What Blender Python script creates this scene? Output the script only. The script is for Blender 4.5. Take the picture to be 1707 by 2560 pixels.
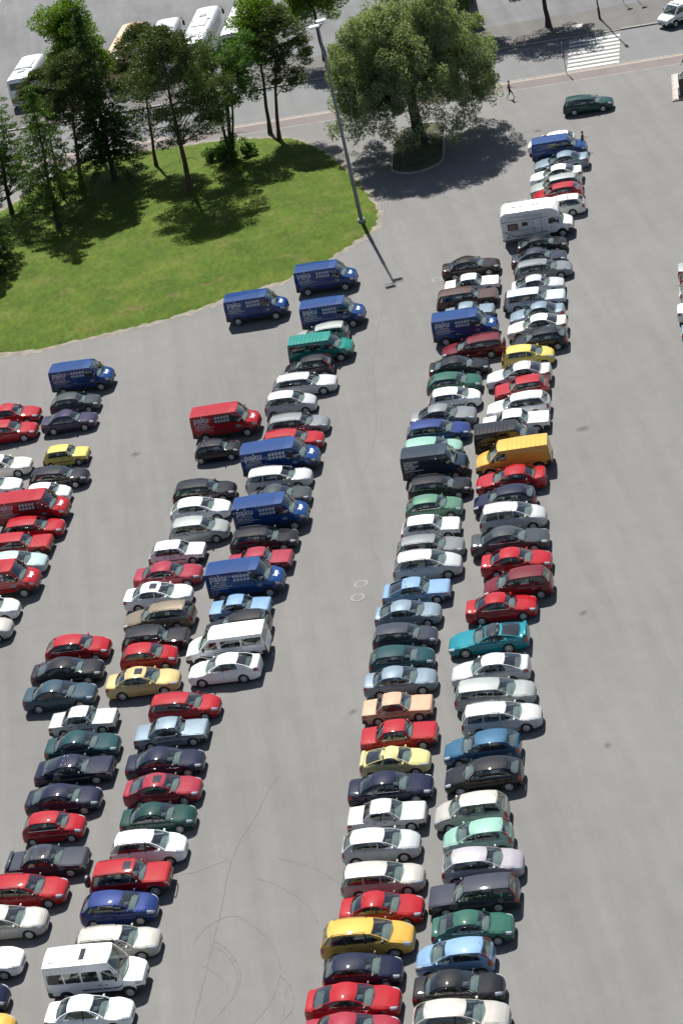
import bpy, bmesh, math, random
import numpy as np
from mathutils import Vector, Matrix

for _o in list(bpy.data.objects):
    bpy.data.objects.remove(_o, do_unlink=True)
scene = bpy.context.scene
COL = scene.collection
random.seed(11)
RNG = np.random.default_rng(11)

# ---------------------------------------------------------------- camera
PITCH, ROLL, CAM_H = math.radians(28.773), math.radians(13.764), 74.78
cam = bpy.data.cameras.new('camera')
cam.sensor_fit = 'VERTICAL'
cam.sensor_height = 24.0
cam.lens = 5835.85 / 2560 * 24.0
cam.clip_start, cam.clip_end = 1.0, 6000.0
cam_ob = bpy.data.objects.new('camera', cam)
COL.objects.link(cam_ob)
_F = Vector((0, math.cos(PITCH), -math.sin(PITCH)))
_R = Vector((1, 0, 0))
_U = _R.cross(_F)
_X = _R * math.cos(ROLL) - _U * math.sin(ROLL)
_Y = _R * math.sin(ROLL) + _U * math.cos(ROLL)
_M = Matrix.Identity(4)
for _i in range(3):
    _M[_i][0], _M[_i][1], _M[_i][2] = _X[_i], _Y[_i], -_F[_i]
_M[2][3] = CAM_H
cam_ob.matrix_world = _M
scene.camera = cam_ob

# ---------------------------------------------------------------- sky
SUN_EL, SUN_AZ = math.radians(52.0), math.radians(-3.6)   # azimuth from +Y, clockwise
world = bpy.data.worlds.new('World')
scene.world = world
world.use_nodes = True
nt = world.node_tree
nt.nodes.clear()
w_out = nt.nodes.new('ShaderNodeOutputWorld')
w_bg = nt.nodes.new('ShaderNodeBackground')
w_sky = nt.nodes.new('ShaderNodeTexSky')
w_sky.sky_type = 'NISHITA'
w_sky.sun_disc = False
w_sky.sun_elevation = SUN_EL
w_sky.sun_rotation = SUN_AZ
w_sky.air_density = 1.0
w_sky.dust_density = 0.8
w_bg.inputs['Strength'].default_value = 0.05
# scattered fair-weather cloud over the whole dome (seen only as reflections in the paintwork)
w_tc = nt.nodes.new('ShaderNodeTexCoord')
w_map = nt.nodes.new('ShaderNodeMapping')
w_map.inputs['Scale'].default_value = (1.0, 1.0, 3.2)
w_noise = nt.nodes.new('ShaderNodeTexNoise')
w_noise.inputs['Scale'].default_value = 3.4
w_noise.inputs['Detail'].default_value = 6.0
w_noise.inputs['Roughness'].default_value = 0.58
w_ramp = nt.nodes.new('ShaderNodeValToRGB')
w_ramp.color_ramp.elements[0].position = 0.50
w_ramp.color_ramp.elements[1].position = 0.72
w_mix = nt.nodes.new('ShaderNodeMixRGB')
w_mix.inputs['Color2'].default_value = (5.2, 5.4, 5.7, 1)
nt.links.new(w_tc.outputs['Generated'], w_map.inputs['Vector'])
nt.links.new(w_map.outputs['Vector'], w_noise.inputs['Vector'])
nt.links.new(w_noise.outputs['Fac'], w_ramp.inputs['Fac'])
nt.links.new(w_ramp.outputs['Color'], w_mix.inputs['Fac'])
nt.links.new(w_sky.outputs['Color'], w_mix.inputs['Color1'])
nt.links.new(w_mix.outputs['Color'], w_bg.inputs['Color'])
nt.links.new(w_bg.outputs['Background'], w_out.inputs['Surface'])

# ---------------------------------------------------------------- sun
sun = bpy.data.lights.new('sun', 'SUN')
sun.energy = 5.0
sun.angle = math.radians(0.53)
sun.color = (1.0, 0.965, 0.91)
sun_ob = bpy.data.objects.new('sun', sun)
COL.objects.link(sun_ob)
_sd = Vector((math.sin(SUN_AZ) * math.cos(SUN_EL), math.cos(SUN_AZ) * math.cos(SUN_EL), math.sin(SUN_EL)))
sun_ob.rotation_euler = _sd.to_track_quat('Z', 'Y').to_euler()
sun_ob.location = (0, 150, 120)

# ---------------------------------------------------------------- exposure
scene.view_settings.view_transform = 'Standard'
scene.view_settings.look = 'None'
scene.view_settings.exposure = 0.80
scene.view_settings.gamma = 1.0
scene.view_settings.use_curve_mapping = False
scene.render.engine = 'CYCLES'
scene.cycles.transparent_max_bounces = 12
scene.cycles.max_bounces = 5
scene.cycles.diffuse_bounces = 3
scene.cycles.glossy_bounces = 3
scene.cycles.caustics_reflective = False
scene.render.resolution_x, scene.render.resolution_y = 682, 1024
# ================================================================ materials
MATS = {}
def new_mat(name):
    m = bpy.data.materials.new(name)
    m.use_nodes = True
    n = m.node_tree
    n.nodes.clear()
    o = n.nodes.new('ShaderNodeOutputMaterial')
    MATS[name] = m
    return m, n, o
def mat(name, rgb, rough=.5, metal=0., coat=0., spec=.5, coat_rough=.03, var=0., vscale=3., bump=0., bscale=40.):
    if name in MATS: return MATS[name]
    m, n, o = new_mat(name)
    p = n.nodes.new('ShaderNodeBsdfPrincipled')
    p.inputs['Base Color'].default_value = (*rgb, 1)
    p.inputs['Roughness'].default_value = rough
    p.inputs['Metallic'].default_value = metal
    p.inputs['Coat Weight'].default_value = coat
    p.inputs['Coat Roughness'].default_value = coat_rough
    p.inputs['Specular IOR Level'].default_value = spec
    n.links.new(p.outputs[0], o.inputs['Surface'])
    if var > 0 or bump > 0:
        tc = n.nodes.new('ShaderNodeTexCoord')
    if var > 0:
        tx = n.nodes.new('ShaderNodeTexNoise'); tx.inputs['Scale'].default_value = vscale; tx.inputs['Detail'].default_value = 5
        n.links.new(tc.outputs['Object'], tx.inputs['Vector'])
        rp = n.nodes.new('ShaderNodeMapRange'); rp.inputs[1].default_value = .3; rp.inputs[2].default_value = .7
        rp.inputs[3].default_value = 1 - var; rp.inputs[4].default_value = 1 + var
        n.links.new(tx.outputs['Fac'], rp.inputs[0])
        mx = n.nodes.new('ShaderNodeMixRGB'); mx.blend_type = 'MULTIPLY'; mx.inputs[0].default_value = 1
        mx.inputs[1].default_value = (*rgb, 1)
        n.links.new(rp.outputs[0], mx.inputs[2]); n.links.new(mx.outputs[0], p.inputs['Base Color'])
    if bump > 0:
        t2 = n.nodes.new('ShaderNodeTexNoise'); t2.inputs['Scale'].default_value = bscale
        n.links.new(tc.outputs['Object'], t2.inputs['Vector'])
        b = n.nodes.new('ShaderNodeBump'); b.inputs['Strength'].default_value = bump; b.inputs['Distance'].default_value = .02
        n.links.new(t2.outputs['Fac'], b.inputs['Height']); n.links.new(b.outputs[0], p.inputs['Normal'])
    return m

def glass_mat(name, tint, base=.05):
    m, n, o = new_mat(name)
    lw = n.nodes.new('ShaderNodeLayerWeight'); lw.inputs[0].default_value = .5
    pw = n.nodes.new('ShaderNodeMath'); pw.operation = 'POWER'; pw.inputs[1].default_value = 4.0
    n.links.new(lw.outputs['Facing'], pw.inputs[0])
    mr = n.nodes.new('ShaderNodeMapRange'); mr.inputs[3].default_value = base; mr.inputs[4].default_value = 1.0
    n.links.new(pw.outputs[0], mr.inputs[0])
    tr = n.nodes.new('ShaderNodeBsdfTransparent'); tr.inputs[0].default_value = (*tint, 1)
    gl = n.nodes.new('ShaderNodeBsdfGlossy'); gl.inputs['Roughness'].default_value = .02; gl.inputs[0].default_value = (1, 1, 1, 1)
    mx = n.nodes.new('ShaderNodeMixShader')
    n.links.new(mr.outputs[0], mx.inputs[0]); n.links.new(tr.outputs[0], mx.inputs[1]); n.links.new(gl.outputs[0], mx.inputs[2])
    n.links.new(mx.outputs[0], o.inputs['Surface'])
    return m

def leaf_mat(name, c0, c1, trans=.35):
    m, n, o = new_mat(name); N = n.nodes; Lk = n.links
    ge = N.new('ShaderNodeNewGeometry'); rp = N.new('ShaderNodeValToRGB')
    e = rp.color_ramp.elements; e[0].color = (*c0, 1); e[1].color = (*c1, 1); Lk.new(ge.outputs['Random Per Island'], rp.inputs[0])
    d = N.new('ShaderNodeBsdfDiffuse'); t = N.new('ShaderNodeBsdfTranslucent'); gl = N.new('ShaderNodeBsdfGlossy'); gl.inputs['Roughness'].default_value = .45; gl.inputs[0].default_value = (.9, .95, .9, 1)
    Lk.new(rp.outputs[0], d.inputs[0])
    br = N.new('ShaderNodeMixRGB'); br.blend_type = 'MULTIPLY'; br.inputs[0].default_value = 1; br.inputs[2].default_value = (1.35, 1.45, .75, 1); Lk.new(rp.outputs[0], br.inputs[1]); Lk.new(br.outputs[0], t.inputs[0])
    m1 = N.new('ShaderNodeMixShader'); m1.inputs[0].default_value = trans; Lk.new(d.outputs[0], m1.inputs[1]); Lk.new(t.outputs[0], m1.inputs[2])
    m2 = N.new('ShaderNodeMixShader'); m2.inputs[0].default_value = .018; Lk.new(m1.outputs[0], m2.inputs[1]); Lk.new(gl.outputs[0], m2.inputs[2])
    Lk.new(m2.outputs[0], o.inputs['Surface']); return m
TRIM = mat('black_trim', (.018, .018, .019), .55)
RUBBER = mat('tyre_rubber', (.022, .022, .023), .8, var=.25, vscale=9)
ALLOY = mat('wheel_alloy', (.60, .61, .63), .35, metal=.25)
STEELW = mat('wheel_cover_grey', (.46, .47, .48), .45, metal=.15)
CHROME = mat('chrome', (.72, .73, .75), .12, metal=1.0)
LAMP = mat('headlight_lens', (.52, .55, .58), .12, metal=.2, coat=1)
TAIL = mat('tail_light_lens', (.34, .012, .012), .15, coat=1)
AMBER = mat('indicator_lens', (.75, .22, .03), .15, coat=1)
PLATE = mat('plate_white', (.72, .73, .74), .5)
CABIN = mat('cabin_trim', (.13, .132, .135), .85)
SEATG = mat('seat_grey', (.20, .205, .21), .9)
DASHM = mat('dashboard_plastic', (.23, .235, .235), .8)
FLOORP = mat('underbody_black', (.012, .012, .012), .9)
GLASS = glass_mat('window_glass', (.60, .70, .66), .15)
DGLASS = glass_mat('side_window_glass', (.38, .43, .42), .085)
VINYL = mat('van_vinyl', (.50, .51, .53), .5)
WHITEV = mat('white_vinyl', (.78, .79, .80), .5)

PAINTS = dict(
 white=('white', (.76, .77, .77), 0), cream=('cream', (.72, .695, .62), 0), silver=('silver', (.54, .55, .56), .25),
 greysilver=('grey-silver', (.33, .36, .35), .3), grey=('grey', (.20, .215, .225), .3), darkgrey=('dark grey', (.055, .065, .068), .2),
 slate=('slate blue-grey', (.040, .046, .066), .2), black=('black', (.012, .012, .014), 0), brownblack=('dark brown', (.030, .023, .020), .1),
 navy=('dark blue', (.010, .013, .040), .1), midblue=('blue', (.018, .040, .17), .2), blue=('blue', (.009, .052, .20), .0),
 paleblue=('pale blue', (.20, .265, .32), .3), iceblue=('icy white', (.52, .58, .66), .2), skyblue=('light blue', (.21, .35, .52), .1),
 steelblue=('steel blue', (.035, .075, .105), .25), inkblue=('ink-blue', (.022, .040, .062), .1), violet=('violet-black', (.038, .028, .075), .2),
 red=('red', (.40, .012, .018), 0), maroon=('dark red', (.15, .010, .016), .1), rosered=('faded crimson', (.33, .028, .048), .05),
 lemon=('yellow', (.72, .58, .14), 0), gold=('golden yellow', (.66, .40, .075), .1), pale_gold=('pale gold', (.55, .43, .19), .15),
 bronze=('bronze', (.20, .165, .115), .3), champagne=('champagne', (.45, .435, .40), .3), peach=('peach', (.62, .39, .26), .05),
 brown=('brown', (.095, .058, .050), .15), mint=('mint green', (.26, .46, .385), .1), palegreen=('sage green', (.10, .22, .15), .2),
 green=('green', (.028, .12, .085), .2), darkgreen=('bottle green', (.006, .052, .040), .1), pine=('dark teal', (.010, .060, .068), .2),
 teal=('turquoise', (.006, .21, .26), .15), tealgreen=('sea green', (.012, .22, .18), .05), lilac=('lilac-silver', (.40, .38, .42), .3),
 paleyellow=('pale yellow', (.66, .60, .27), 0),
 azure=('azure blue', (.035, .115, .20), .2),
 palecyan=('pale cyan', (.42, .56, .56), .15),
)
def paint(key):
    nm = 'paint_' + key
    if nm in MATS: return MATS[nm]
    _, rgb, metal = PAINTS[key]
    if key not in ('white', 'cream', 'black'): rgb = tuple(c*.80 for c in rgb)
    return mat(nm, rgb, .45, metal*.35 if max(rgb) > .12 else 0., coat=.9, coat_rough=.03, spec=.03, var=.06, vscale=2.0)

# ================================================================ mesh helpers
class G:
    def __init__(s): s.v = []; s.f = []; s.m = []
    def add(s, vs, fs, m=0):
        o = len(s.v); s.v.extend([tuple(map(float, p)) for p in vs])
        for f in fs: s.f.append(tuple(o + i for i in f)); s.m.append(m)
    def grid(s, P, m=0, skip=None, flip=False, mfun=None):
        n, k = len(P), len(P[0]); o = len(s.v)
        for r in P: s.v.extend([tuple(map(float, p)) for p in r])
        for i in range(n - 1):
            for j in range(k - 1):
                if skip and skip(i, j): continue
                a = o + i * k + j
                q = (a, a + 1, a + k + 1, a + k)
                s.f.append(q[::-1] if flip else q); s.m.append(mfun(i, j) if mfun else m)
    def box(s, c, h, m=0, ch=0.0, taper=None):
        x, y, z = c; a, b, e = h
        if ch <= 0:
            vs = [(x+i*a, y+j*b, z+k*e) for k in (-1, 1) for j in (-1, 1) for i in (-1, 1)]
            s.add(vs, [(0, 2, 3, 1), (4, 5, 7, 6), (0, 1, 5, 4), (2, 6, 7, 3), (0, 4, 6, 2), (1, 3, 7, 5)], m)
        else:
            ring = [(-a+ch, -b), (a-ch, -b), (a, -b+ch), (a, b-ch), (a-ch, b), (-a+ch, b), (-a, b-ch), (-a, -b+ch)]
            ins = [(p*(1-ch/a), q*(1-ch/b)) for p, q in ring]
            vs = []
            for rr, zz in ((ins, -e), (ring, -e+ch), (ring, e-ch), (ins, e)):
                vs += [(x+p, y+q, z+zz) for p, q in rr]
            fs = [tuple(range(7, -1, -1)), tuple(range(24, 32))]
            for l in range(3):
                for i in range(8):
                    j = (i+1) % 8; fs.append((l*8+i, l*8+j, l*8+8+j, l*8+8+i))
            s.add(vs, fs, m)
    def tube(s, pts, rad, n=8, m=0, cap=True):
        pts = [np.array(p, float) for p in pts]; k = len(pts)
        rad = [rad]*k if np.isscalar(rad) else list(rad)
        o = len(s.v); t0 = None
        for i, p in enumerate(pts):
            t = pts[min(i+1, k-1)] - pts[max(i-1, 0)]; t /= (np.linalg.norm(t) + 1e-9)
            if t0 is None: ref = np.array([0, 0, 1.]) if abs(t[2]) < .9 else np.array([1., 0, 0])
            a = np.cross(t, ref); a /= np.linalg.norm(a) + 1e-9; b = np.cross(t, a); t0 = t
            for q in range(n):
                an = 2*math.pi*q/n; w = p + rad[i]*(math.cos(an)*a + math.sin(an)*b); s.v.append(tuple(w.tolist()))
        for i in range(k-1):
            for q in range(n):
                r = (q+1) % n
                s.f.append((o+i*n+q, o+i*n+r, o+(i+1)*n+r, o+(i+1)*n+q)); s.m.append(m)
        if cap:
            s.f.append(tuple(o+q for q in range(n-1, -1, -1))); s.m.append(m)
            s.f.append(tuple(o+(k-1)*n+q for q in range(n))); s.m.append(m)
    def lathe(s, prof, n=20, m=0, axis='y', c=(0, 0, 0), mf=None):
        o = len(s.v); k = len(prof)
        for q in range(n):
            an = 2*math.pi*q/n
            for r, h in prof:
                a, b = r*math.cos(an), r*math.sin(an)
                p = (a, h, b) if axis == 'y' else ((a, b, h) if axis == 'z' else (h, a, b))
                s.v.append((p[0]+c[0], p[1]+c[1], p[2]+c[2]))
        for q in range(n):
            w = (q+1) % n
            for i in range(k-1):
                s.f.append((o+q*k+i, o+q*k+i+1, o+w*k+i+1, o+w*k+i)); s.m.append(mf(i) if mf else m)
    def mesh(s, name, mats, smooth=None):
        me = bpy.data.meshes.new(name)
        me.from_pydata(s.v, [], s.f)
        for mm in mats: me.materials.append(mm)
        me.polygons.foreach_set('material_index', s.m)
        if smooth is not None:
            me.polygons.foreach_set('use_smooth', [True]*len(me.polygons))
            me.set_sharp_from_angle(angle=math.radians(smooth))
        me.update()
        return me
def fix_normals(me):
    b = bmesh.new(); b.from_mesh(me); bmesh.ops.recalc_face_normals(b, faces=b.faces[:]); b.to_mesh(me); b.free()
    return me
def raw_mesh(name, V, F, mats):
    """big leaf meshes: V (n,3) float array, F (m,4) int array of quads"""
    me = bpy.data.meshes.new(name)
    me.vertices.add(len(V)); me.vertices.foreach_set('co', np.ascontiguousarray(V, np.float32).ravel())
    k = F.shape[1]
    me.loops.add(F.size); me.loops.foreach_set('vertex_index', np.ascontiguousarray(F, np.int32).ravel())
    me.polygons.add(len(F)); me.polygons.foreach_set('loop_start', np.arange(0, F.size, k, dtype=np.int32))
    for mm in mats: me.materials.append(mm)
    me.update(calc_edges=True)
    return me
def obj(name, me, parent=None, loc=(0, 0, 0), rot=(0, 0, 0), label=None, cat=None, group=None, kind=None):
    o = bpy.data.objects.new(name, me)
    COL.objects.link(o)
    o.location = loc; o.rotation_euler = rot
    if parent is not None: o.parent = parent
    if label: o['label'] = label
    if cat: o['category'] = cat
    if group: o['group'] = group
    if kind: o['kind'] = kind
    return o
def thing(name, loc, rz, label, cat, group=None):
    return obj(name, None, None, loc, (0, 0, rz), label, cat, group)
# ================================================================ ground and street
def asphalt(name, base, tone=.10, speck=.20, patch=1.0, hue=(1, 1, 1)):
    m, n, o = new_mat(name)
    N = n.nodes; Lk = n.links
    p = N.new('ShaderNodeBsdfPrincipled'); p.inputs['Roughness'].default_value = .92; p.inputs['Specular IOR Level'].default_value = .25
    tc = N.new('ShaderNodeTexCoord')
    def noise(scale, det, rough=.6, stretch=None):
        t = N.new('ShaderNodeTexNoise'); t.inputs['Scale'].default_value = scale; t.inputs['Detail'].default_value = det; t.inputs['Roughness'].default_value = rough
        if stretch:
            mp = N.new('ShaderNodeMapping'); mp.inputs['Rotation'].default_value = (0, 0, stretch[2]); mp.inputs['Scale'].default_value = (stretch[0], stretch[1], 1)
            Lk.new(tc.outputs['Object'], mp.inputs['Vector']); Lk.new(mp.outputs[0], t.inputs['Vector'])
        else: Lk.new(tc.outputs['Object'], t.inputs['Vector'])
        return t
    def rng(t, lo, hi, a=.3, b=.7):
        r = N.new('ShaderNodeMapRange'); r.inputs[1].default_value = a; r.inputs[2].default_value = b; r.inputs[3].default_value = lo; r.inputs[4].default_value = hi
        Lk.new(t.outputs['Fac'], r.inputs[0]); return r
    fs = [rng(noise(.055*patch, 5), 1-tone, 1+tone), rng(noise(.6, 4), 1-tone*.55, 1+tone*.55), rng(noise(1.0, 4, .6, (.9, .06, .23)), 1-tone*1.0, 1+tone*1.0),
          rng(noise(22, 3, .8), 1-speck, 1+speck), rng(noise(5, 6, .7), 1-tone*.5, 1+tone*.5)]
    cur = None
    for f in fs:
        if cur is None: cur = f.outputs[0]; continue
        mm = N.new('ShaderNodeMath'); mm.operation = 'MULTIPLY'; Lk.new(cur, mm.inputs[0]); Lk.new(f.outputs[0], mm.inputs[1]); cur = mm.outputs[0]
    # scattered pale grit and dark spots
    vo = N.new('ShaderNodeTexVoronoi'); vo.inputs['Scale'].default_value = 1.3; Lk.new(tc.outputs['Object'], vo.inputs['Vector'])
    lt = N.new('ShaderNodeMath'); lt.operation = 'LESS_THAN'; lt.inputs[1].default_value = .045; Lk.new(vo.outputs['Distance'], lt.inputs[0])
    sc = N.new('ShaderNodeMath'); sc.operation = 'MULTIPLY_ADD'; sc.inputs[1].default_value = .45; sc.inputs[2].default_value = 1.0
    sp = N.new('ShaderNodeSeparateColor'); Lk.new(vo.outputs['Color'], sp.inputs[0])
    gt = N.new('ShaderNodeMath'); gt.operation = 'GREATER_THAN'; gt.inputs[1].default_value = .72; Lk.new(sp.outputs[0], gt.inputs[0])
    m3 = N.new('ShaderNodeMath'); m3.operation = 'MULTIPLY'; Lk.new(lt.outputs[0], m3.inputs[0]); Lk.new(gt.outputs[0], m3.inputs[1])
    Lk.new(m3.outputs[0], sc.inputs[0])
    m4 = N.new('ShaderNodeMath'); m4.operation = 'MULTIPLY'; Lk.new(cur, m4.inputs[0]); Lk.new(sc.outputs[0], m4.inputs[1])
    mx = N.new('ShaderNodeMixRGB'); mx.blend_type = 'MULTIPLY'; mx.inputs[0].default_value = 1; mx.inputs[1].default_value = (base*hue[0], base*hue[1], base*hue[2], 1)
    Lk.new(m4.outputs[0], mx.inputs[2]); Lk.new(mx.outputs[0], p.inputs['Base Color'])
    bp = N.new('ShaderNodeBump'); bp.inputs['Strength'].default_value = .35; bp.inputs['Distance'].default_value = .01
    Lk.new(noise(60, 2).outputs['Fac'], bp.inputs['Height']); Lk.new(bp.outputs[0], p.inputs['Normal'])
    Lk.new(p.outputs[0], o.inputs['Surface'])
    return m
ASPH = asphalt('asphalt_lot', .157, .07, .07, 1.0, (1.0, .985, .955))
ASPH_ROAD = asphalt('asphalt_road', .150, .06, .12, 1.6, (.985, 1.0, 1.01))
ASPH_RED = asphalt('asphalt_red', .155, .07, .08, 2.0, (1.0, .885, .84))
ASPH_WALK = asphalt('pavement_grey', .115, .10, .22, 2.2, (1.0, .97, .93))
ASPH_YARD = asphalt('asphalt_yard', .135, .13, .14, 1.4, (.98, 1.0, 1.02))
KERBM = mat('kerb_granite', (.26, .25, .23), .85, var=.22, vscale=2.5, bump=.3)
COBBLE = mat('cobble_pale', (.27, .225, .19), .9, var=.2, vscale=4)
LINEW = mat('road_paint_white', (.46, .46, .44), .8, var=.3, vscale=6)
DIRT = mat('bare_earth', (.185, .165, .135), .95, var=.3, vscale=1.5, bump=.6, bscale=12)
MARK = mat('tyre_mark', (.127, .125, .121), .9, var=.2, vscale=2)
CRACK = mat('asphalt_crack', (.075, .074, .071), .95)

def sheet(name, pts, z, m, parent=None, kind='structure', h=0.0):
    g = G()
    n = len(pts); g.add([(x, y, z) for x, y in pts], [tuple(range(n))])
    if h > 0:
        for i in range(n):
            j = (i+1) % n; a, b = pts[i], pts[j]
            g.add([(*a, z), (*b, z), (*b, z-h), (*a, z-h)], [(0, 1, 2, 3)])
    me = g.mesh(name, [m])
    b = bmesh.new(); b.from_mesh(me); bmesh.ops.remove_doubles(b, verts=b.verts[:], dist=1e-5); bmesh.ops.triangulate(b, faces=b.faces[:]); bmesh.ops.recalc_face_normals(b, faces=b.faces[:]); b.to_mesh(me); b.free()
    for p in me.polygons:
        if abs(p.normal.z) > .5 and p.normal.z < 0: p.flip()
    return obj(name, me, parent, kind=None if parent else kind)
ground = sheet('ground', [(-1800, -900), (1800, -900), (1800, 3200), (-1800, 3200)], 0, ASPH)

# street axis: runs from far left to near right behind the lot
EX, EY = math.cos(math.radians(-13.36)), math.sin(math.radians(-13.36))
def street(s, t): return (22.0 + EX*s - EY*t, 211.05 + EY*s + EX*t)     # s along, t across (away from camera)
def band(name, t0, t1, z, m, s0=-150, s1=150, h=0., parent=None): 
    return sheet(name, [street(s0, t0), street(s1, t0), street(s1, t1), street(s0, t1)], z, m, parent, h=h)
road = band('road', .0, 9.35, .004, ASPH_ROAD)
cycle_lane = band('cycle_lane', -2.55, -.30, .004, ASPH_RED)
band('cobble_strip', -.55, -.05, .008, COBBLE)
band('edge_line', -2.66, -2.56, .008, mat('faded_line', (.27, .27, .26), .85, var=.25, vscale=1.5))
for t in (-.02,):
    band('kerb', t-.06, t+.10, .030, KERBM, h=.03)
pavement = band('pavement', 9.62, 16.6, .125, ASPH_WALK, h=.125)
yard = band('bus_yard', 16.6, 190, .006, ASPH_YARD)
# kerb stones along the far side of the street, lowered at the crosswalk
kerb = obj('kerb', None, kind='structure')
ks = G(); ks.box((0, 0, 0), (.485, .135, .07), ch=.012); kme = ks.mesh('kerb_stone', [KERBM])
for i in range(-62, 40):
    s = i*1.0
    if 8.2 < s < 13.6: zz = .02
    else: zz = .07
    x, y = street(s, 9.485)
    obj('kerb_stone', kme, kerb, (x, y, zz), (0, 0, math.radians(-13.36)+random.uniform(-.006, .006)))
# crosswalk stripes
x0 = 10.5
for i in range(8):
    t = .38+i*1.06
    sheet('stripe', [street(8.6, t), street(13.5, t), street(13.5, t+.56), street(8.6, t+.56)], .009, LINEW, road)
# lane markings in the bus yard
sheet('lane_line', [(-27.5, 262), (-27.2, 262), (-25.0, 285), (-25.3, 285)], .012, LINEW, yard)

# ---------------- cracks, tyre marks
def ribbon(name, pts, w, m, z, parent, jit=0.):
    pts = [np.array(p, float) for p in pts]
    # smooth
    fine = []
    for i in range(len(pts)-1):
        p0, p1, p2, p3 = pts[max(0, i-1)], pts[i], pts[i+1], pts[min(len(pts)-1, i+2)]
        for k in range(6):
            t = k/6; fine.append(.5*((2*p1)+(p2-p0)*t+(2*p0-5*p1+4*p2-p3)*t*t+(3*p1-p0-3*p2+p3)*t**3))
    fine.append(pts[-1])
    L = []
    for i, p in enumerate(fine):
        a = fine[min(i+1, len(fine)-1)]-fine[max(i-1, 0)]; a /= np.linalg.norm(a)+1e-9; nn = np.array([-a[1], a[0]])
        p = p+nn*random.uniform(-jit, jit); ww = w*random.uniform(.55, 1.25)
        L.append([(*(p+nn*ww/2), z), (*(p-nn*ww/2), z)])
    g = G(); g.grid(L)
    return obj(name, g.mesh(name, [m]), parent)
CR = [(-6.93, 108.02), (-7.62, 106.93), (-8.44, 104.95), (-9.37, 103.31), (-9.97, 101.92), (-10.56, 99.67), (-10.99, 97.54), (-11.56, 95.12), (-12.04, 93.05), (-12.57, 90.88), (-13.0, 89.21), (-13.6, 86.5)]
ribbon('crack', CR, .022, CRACK, .005, ground, .04)
ribbon('crack', [(-13.9, 101.5), (-12.2, 101.2), (-10.3, 101.6)], .022, CRACK, .005, ground, .03)
ribbon('crack', [(7.5, 168.0), (6.0, 163), (4.9, 157), (4.2, 150.5), (3.6, 146), (2.2, 141)], .018, CRACK, .005, ground, .07)
ribbon('crack', [(11.7, 190), (14.6, 186.5), (17.0, 181.5), (19.0, 178.0)], .018, CRACK, .005, ground, .07)
ribbon('crack', [(10.2, 188), (8.9, 181), (9.3, 174), (10.6, 168)], .018, CRACK, .005, ground, .07)
ARCS = [[(-10.17, 96.64), (-9.44, 95.57), (-8.76, 94.16), (-8.43, 92.71), (-8.38, 91.69), (-8.55, 90.76), (-8.97, 89.66), (-9.5, 88.8), (-10.07, 88.15)],
        [(-11.56, 95.12), (-10.96, 94.27), (-10.57, 93.21), (-10.38, 92.23), (-10.45, 91.56), (-10.77, 90.6), (-11.34, 89.85), (-12.11, 88.98)],
        [(-11.75, 94.9), (-11.1, 94.05), (-10.72, 93.1), (-10.55, 92.2), (-10.6, 91.5), (-10.95, 90.5)],
        [(-8.85, 99.33), (-7.84, 98.28), (-6.83, 96.79), (-6.34, 95.64), (-6.14, 94.41)], [(-8.44, 91.21), (-8.06, 90.39), (-7.91, 89.36), (-8.05, 88.55), (-8.7, 87.75)],
        [(-7.62, 100.64), (-6.21, 99.46), (-5.3, 98.27), (-4.67, 97.25)], [(-12.4, 93.59), (-11.67, 92.61), (-11.16, 91.53), (-11.11, 90.83)],
        [(-12.7, 95.2), (-11.9, 96.3), (-10.9, 96.8), (-10.17, 96.64)], [(-8.2, 90.3), (-8.4, 89.2), (-8.55, 88.2)]]
for a in ARCS: ribbon('tyre_mark', a, .07, MARK, .006, ground, .01)
for a in ([(-24, 262), (-17, 265), (-9, 262)], [(-20, 256), (-12, 258), (-3, 255)], [(-26, 250), (-22, 258), (-13, 268)], [(-23.5, 249), (-24.4, 252.5), (-23.2, 255), (-21.8, 254)]):
    ribbon('tyre_mark', a, .22, MARK, .013, yard, .03)

# ---------------- oil stains and repair patches
def stain_mat():
    m, n, o = new_mat('oil_stain'); N = n.nodes; Lk = n.links
    tc = N.new('ShaderNodeTexCoord'); ln = N.new('ShaderNodeVectorMath'); ln.operation = 'LENGTH'; Lk.new(tc.outputs['Object'], ln.inputs[0])
    nz = N.new('ShaderNodeTexNoise'); nz.inputs['Scale'].default_value = 3.2; nz.inputs['Detail'].default_value = 5; Lk.new(tc.outputs['Object'], nz.inputs['Vector'])
    ad = N.new('ShaderNodeMath'); ad.operation = 'MULTIPLY_ADD'; ad.inputs[1].default_value = 1.1; Lk.new(nz.outputs['Fac'], ad.inputs[0]); Lk.new(ln.outputs['Value'], ad.inputs[2])
    mr = N.new('ShaderNodeMapRange'); mr.inputs[1].default_value = .55; mr.inputs[2].default_value = 1.25; mr.inputs[3].default_value = .38; mr.inputs[4].default_value = 0; Lk.new(ad.outputs[0], mr.inputs[0])
    d = N.new('ShaderNodeBsdfDiffuse'); d.inputs[0].default_value = (.075, .073, .070, 1); t = N.new('ShaderNodeBsdfTransparent'); mx = N.new('ShaderNodeMixShader')
    Lk.new(mr.outputs[0], mx.inputs[0]); Lk.new(t.outputs[0], mx.inputs[1]); Lk.new(d.outputs[0], mx.inputs[2]); Lk.new(mx.outputs[0], o.inputs['Surface']); return m
g = G(); g.add([(-1, -1, 0), (1, -1, 0), (1, 1, 0), (-1, 1, 0)], [(0, 1, 2, 3)]); stain_me = g.mesh('oil_stain', [stain_mat()])
rs = random.Random(8)
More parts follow.
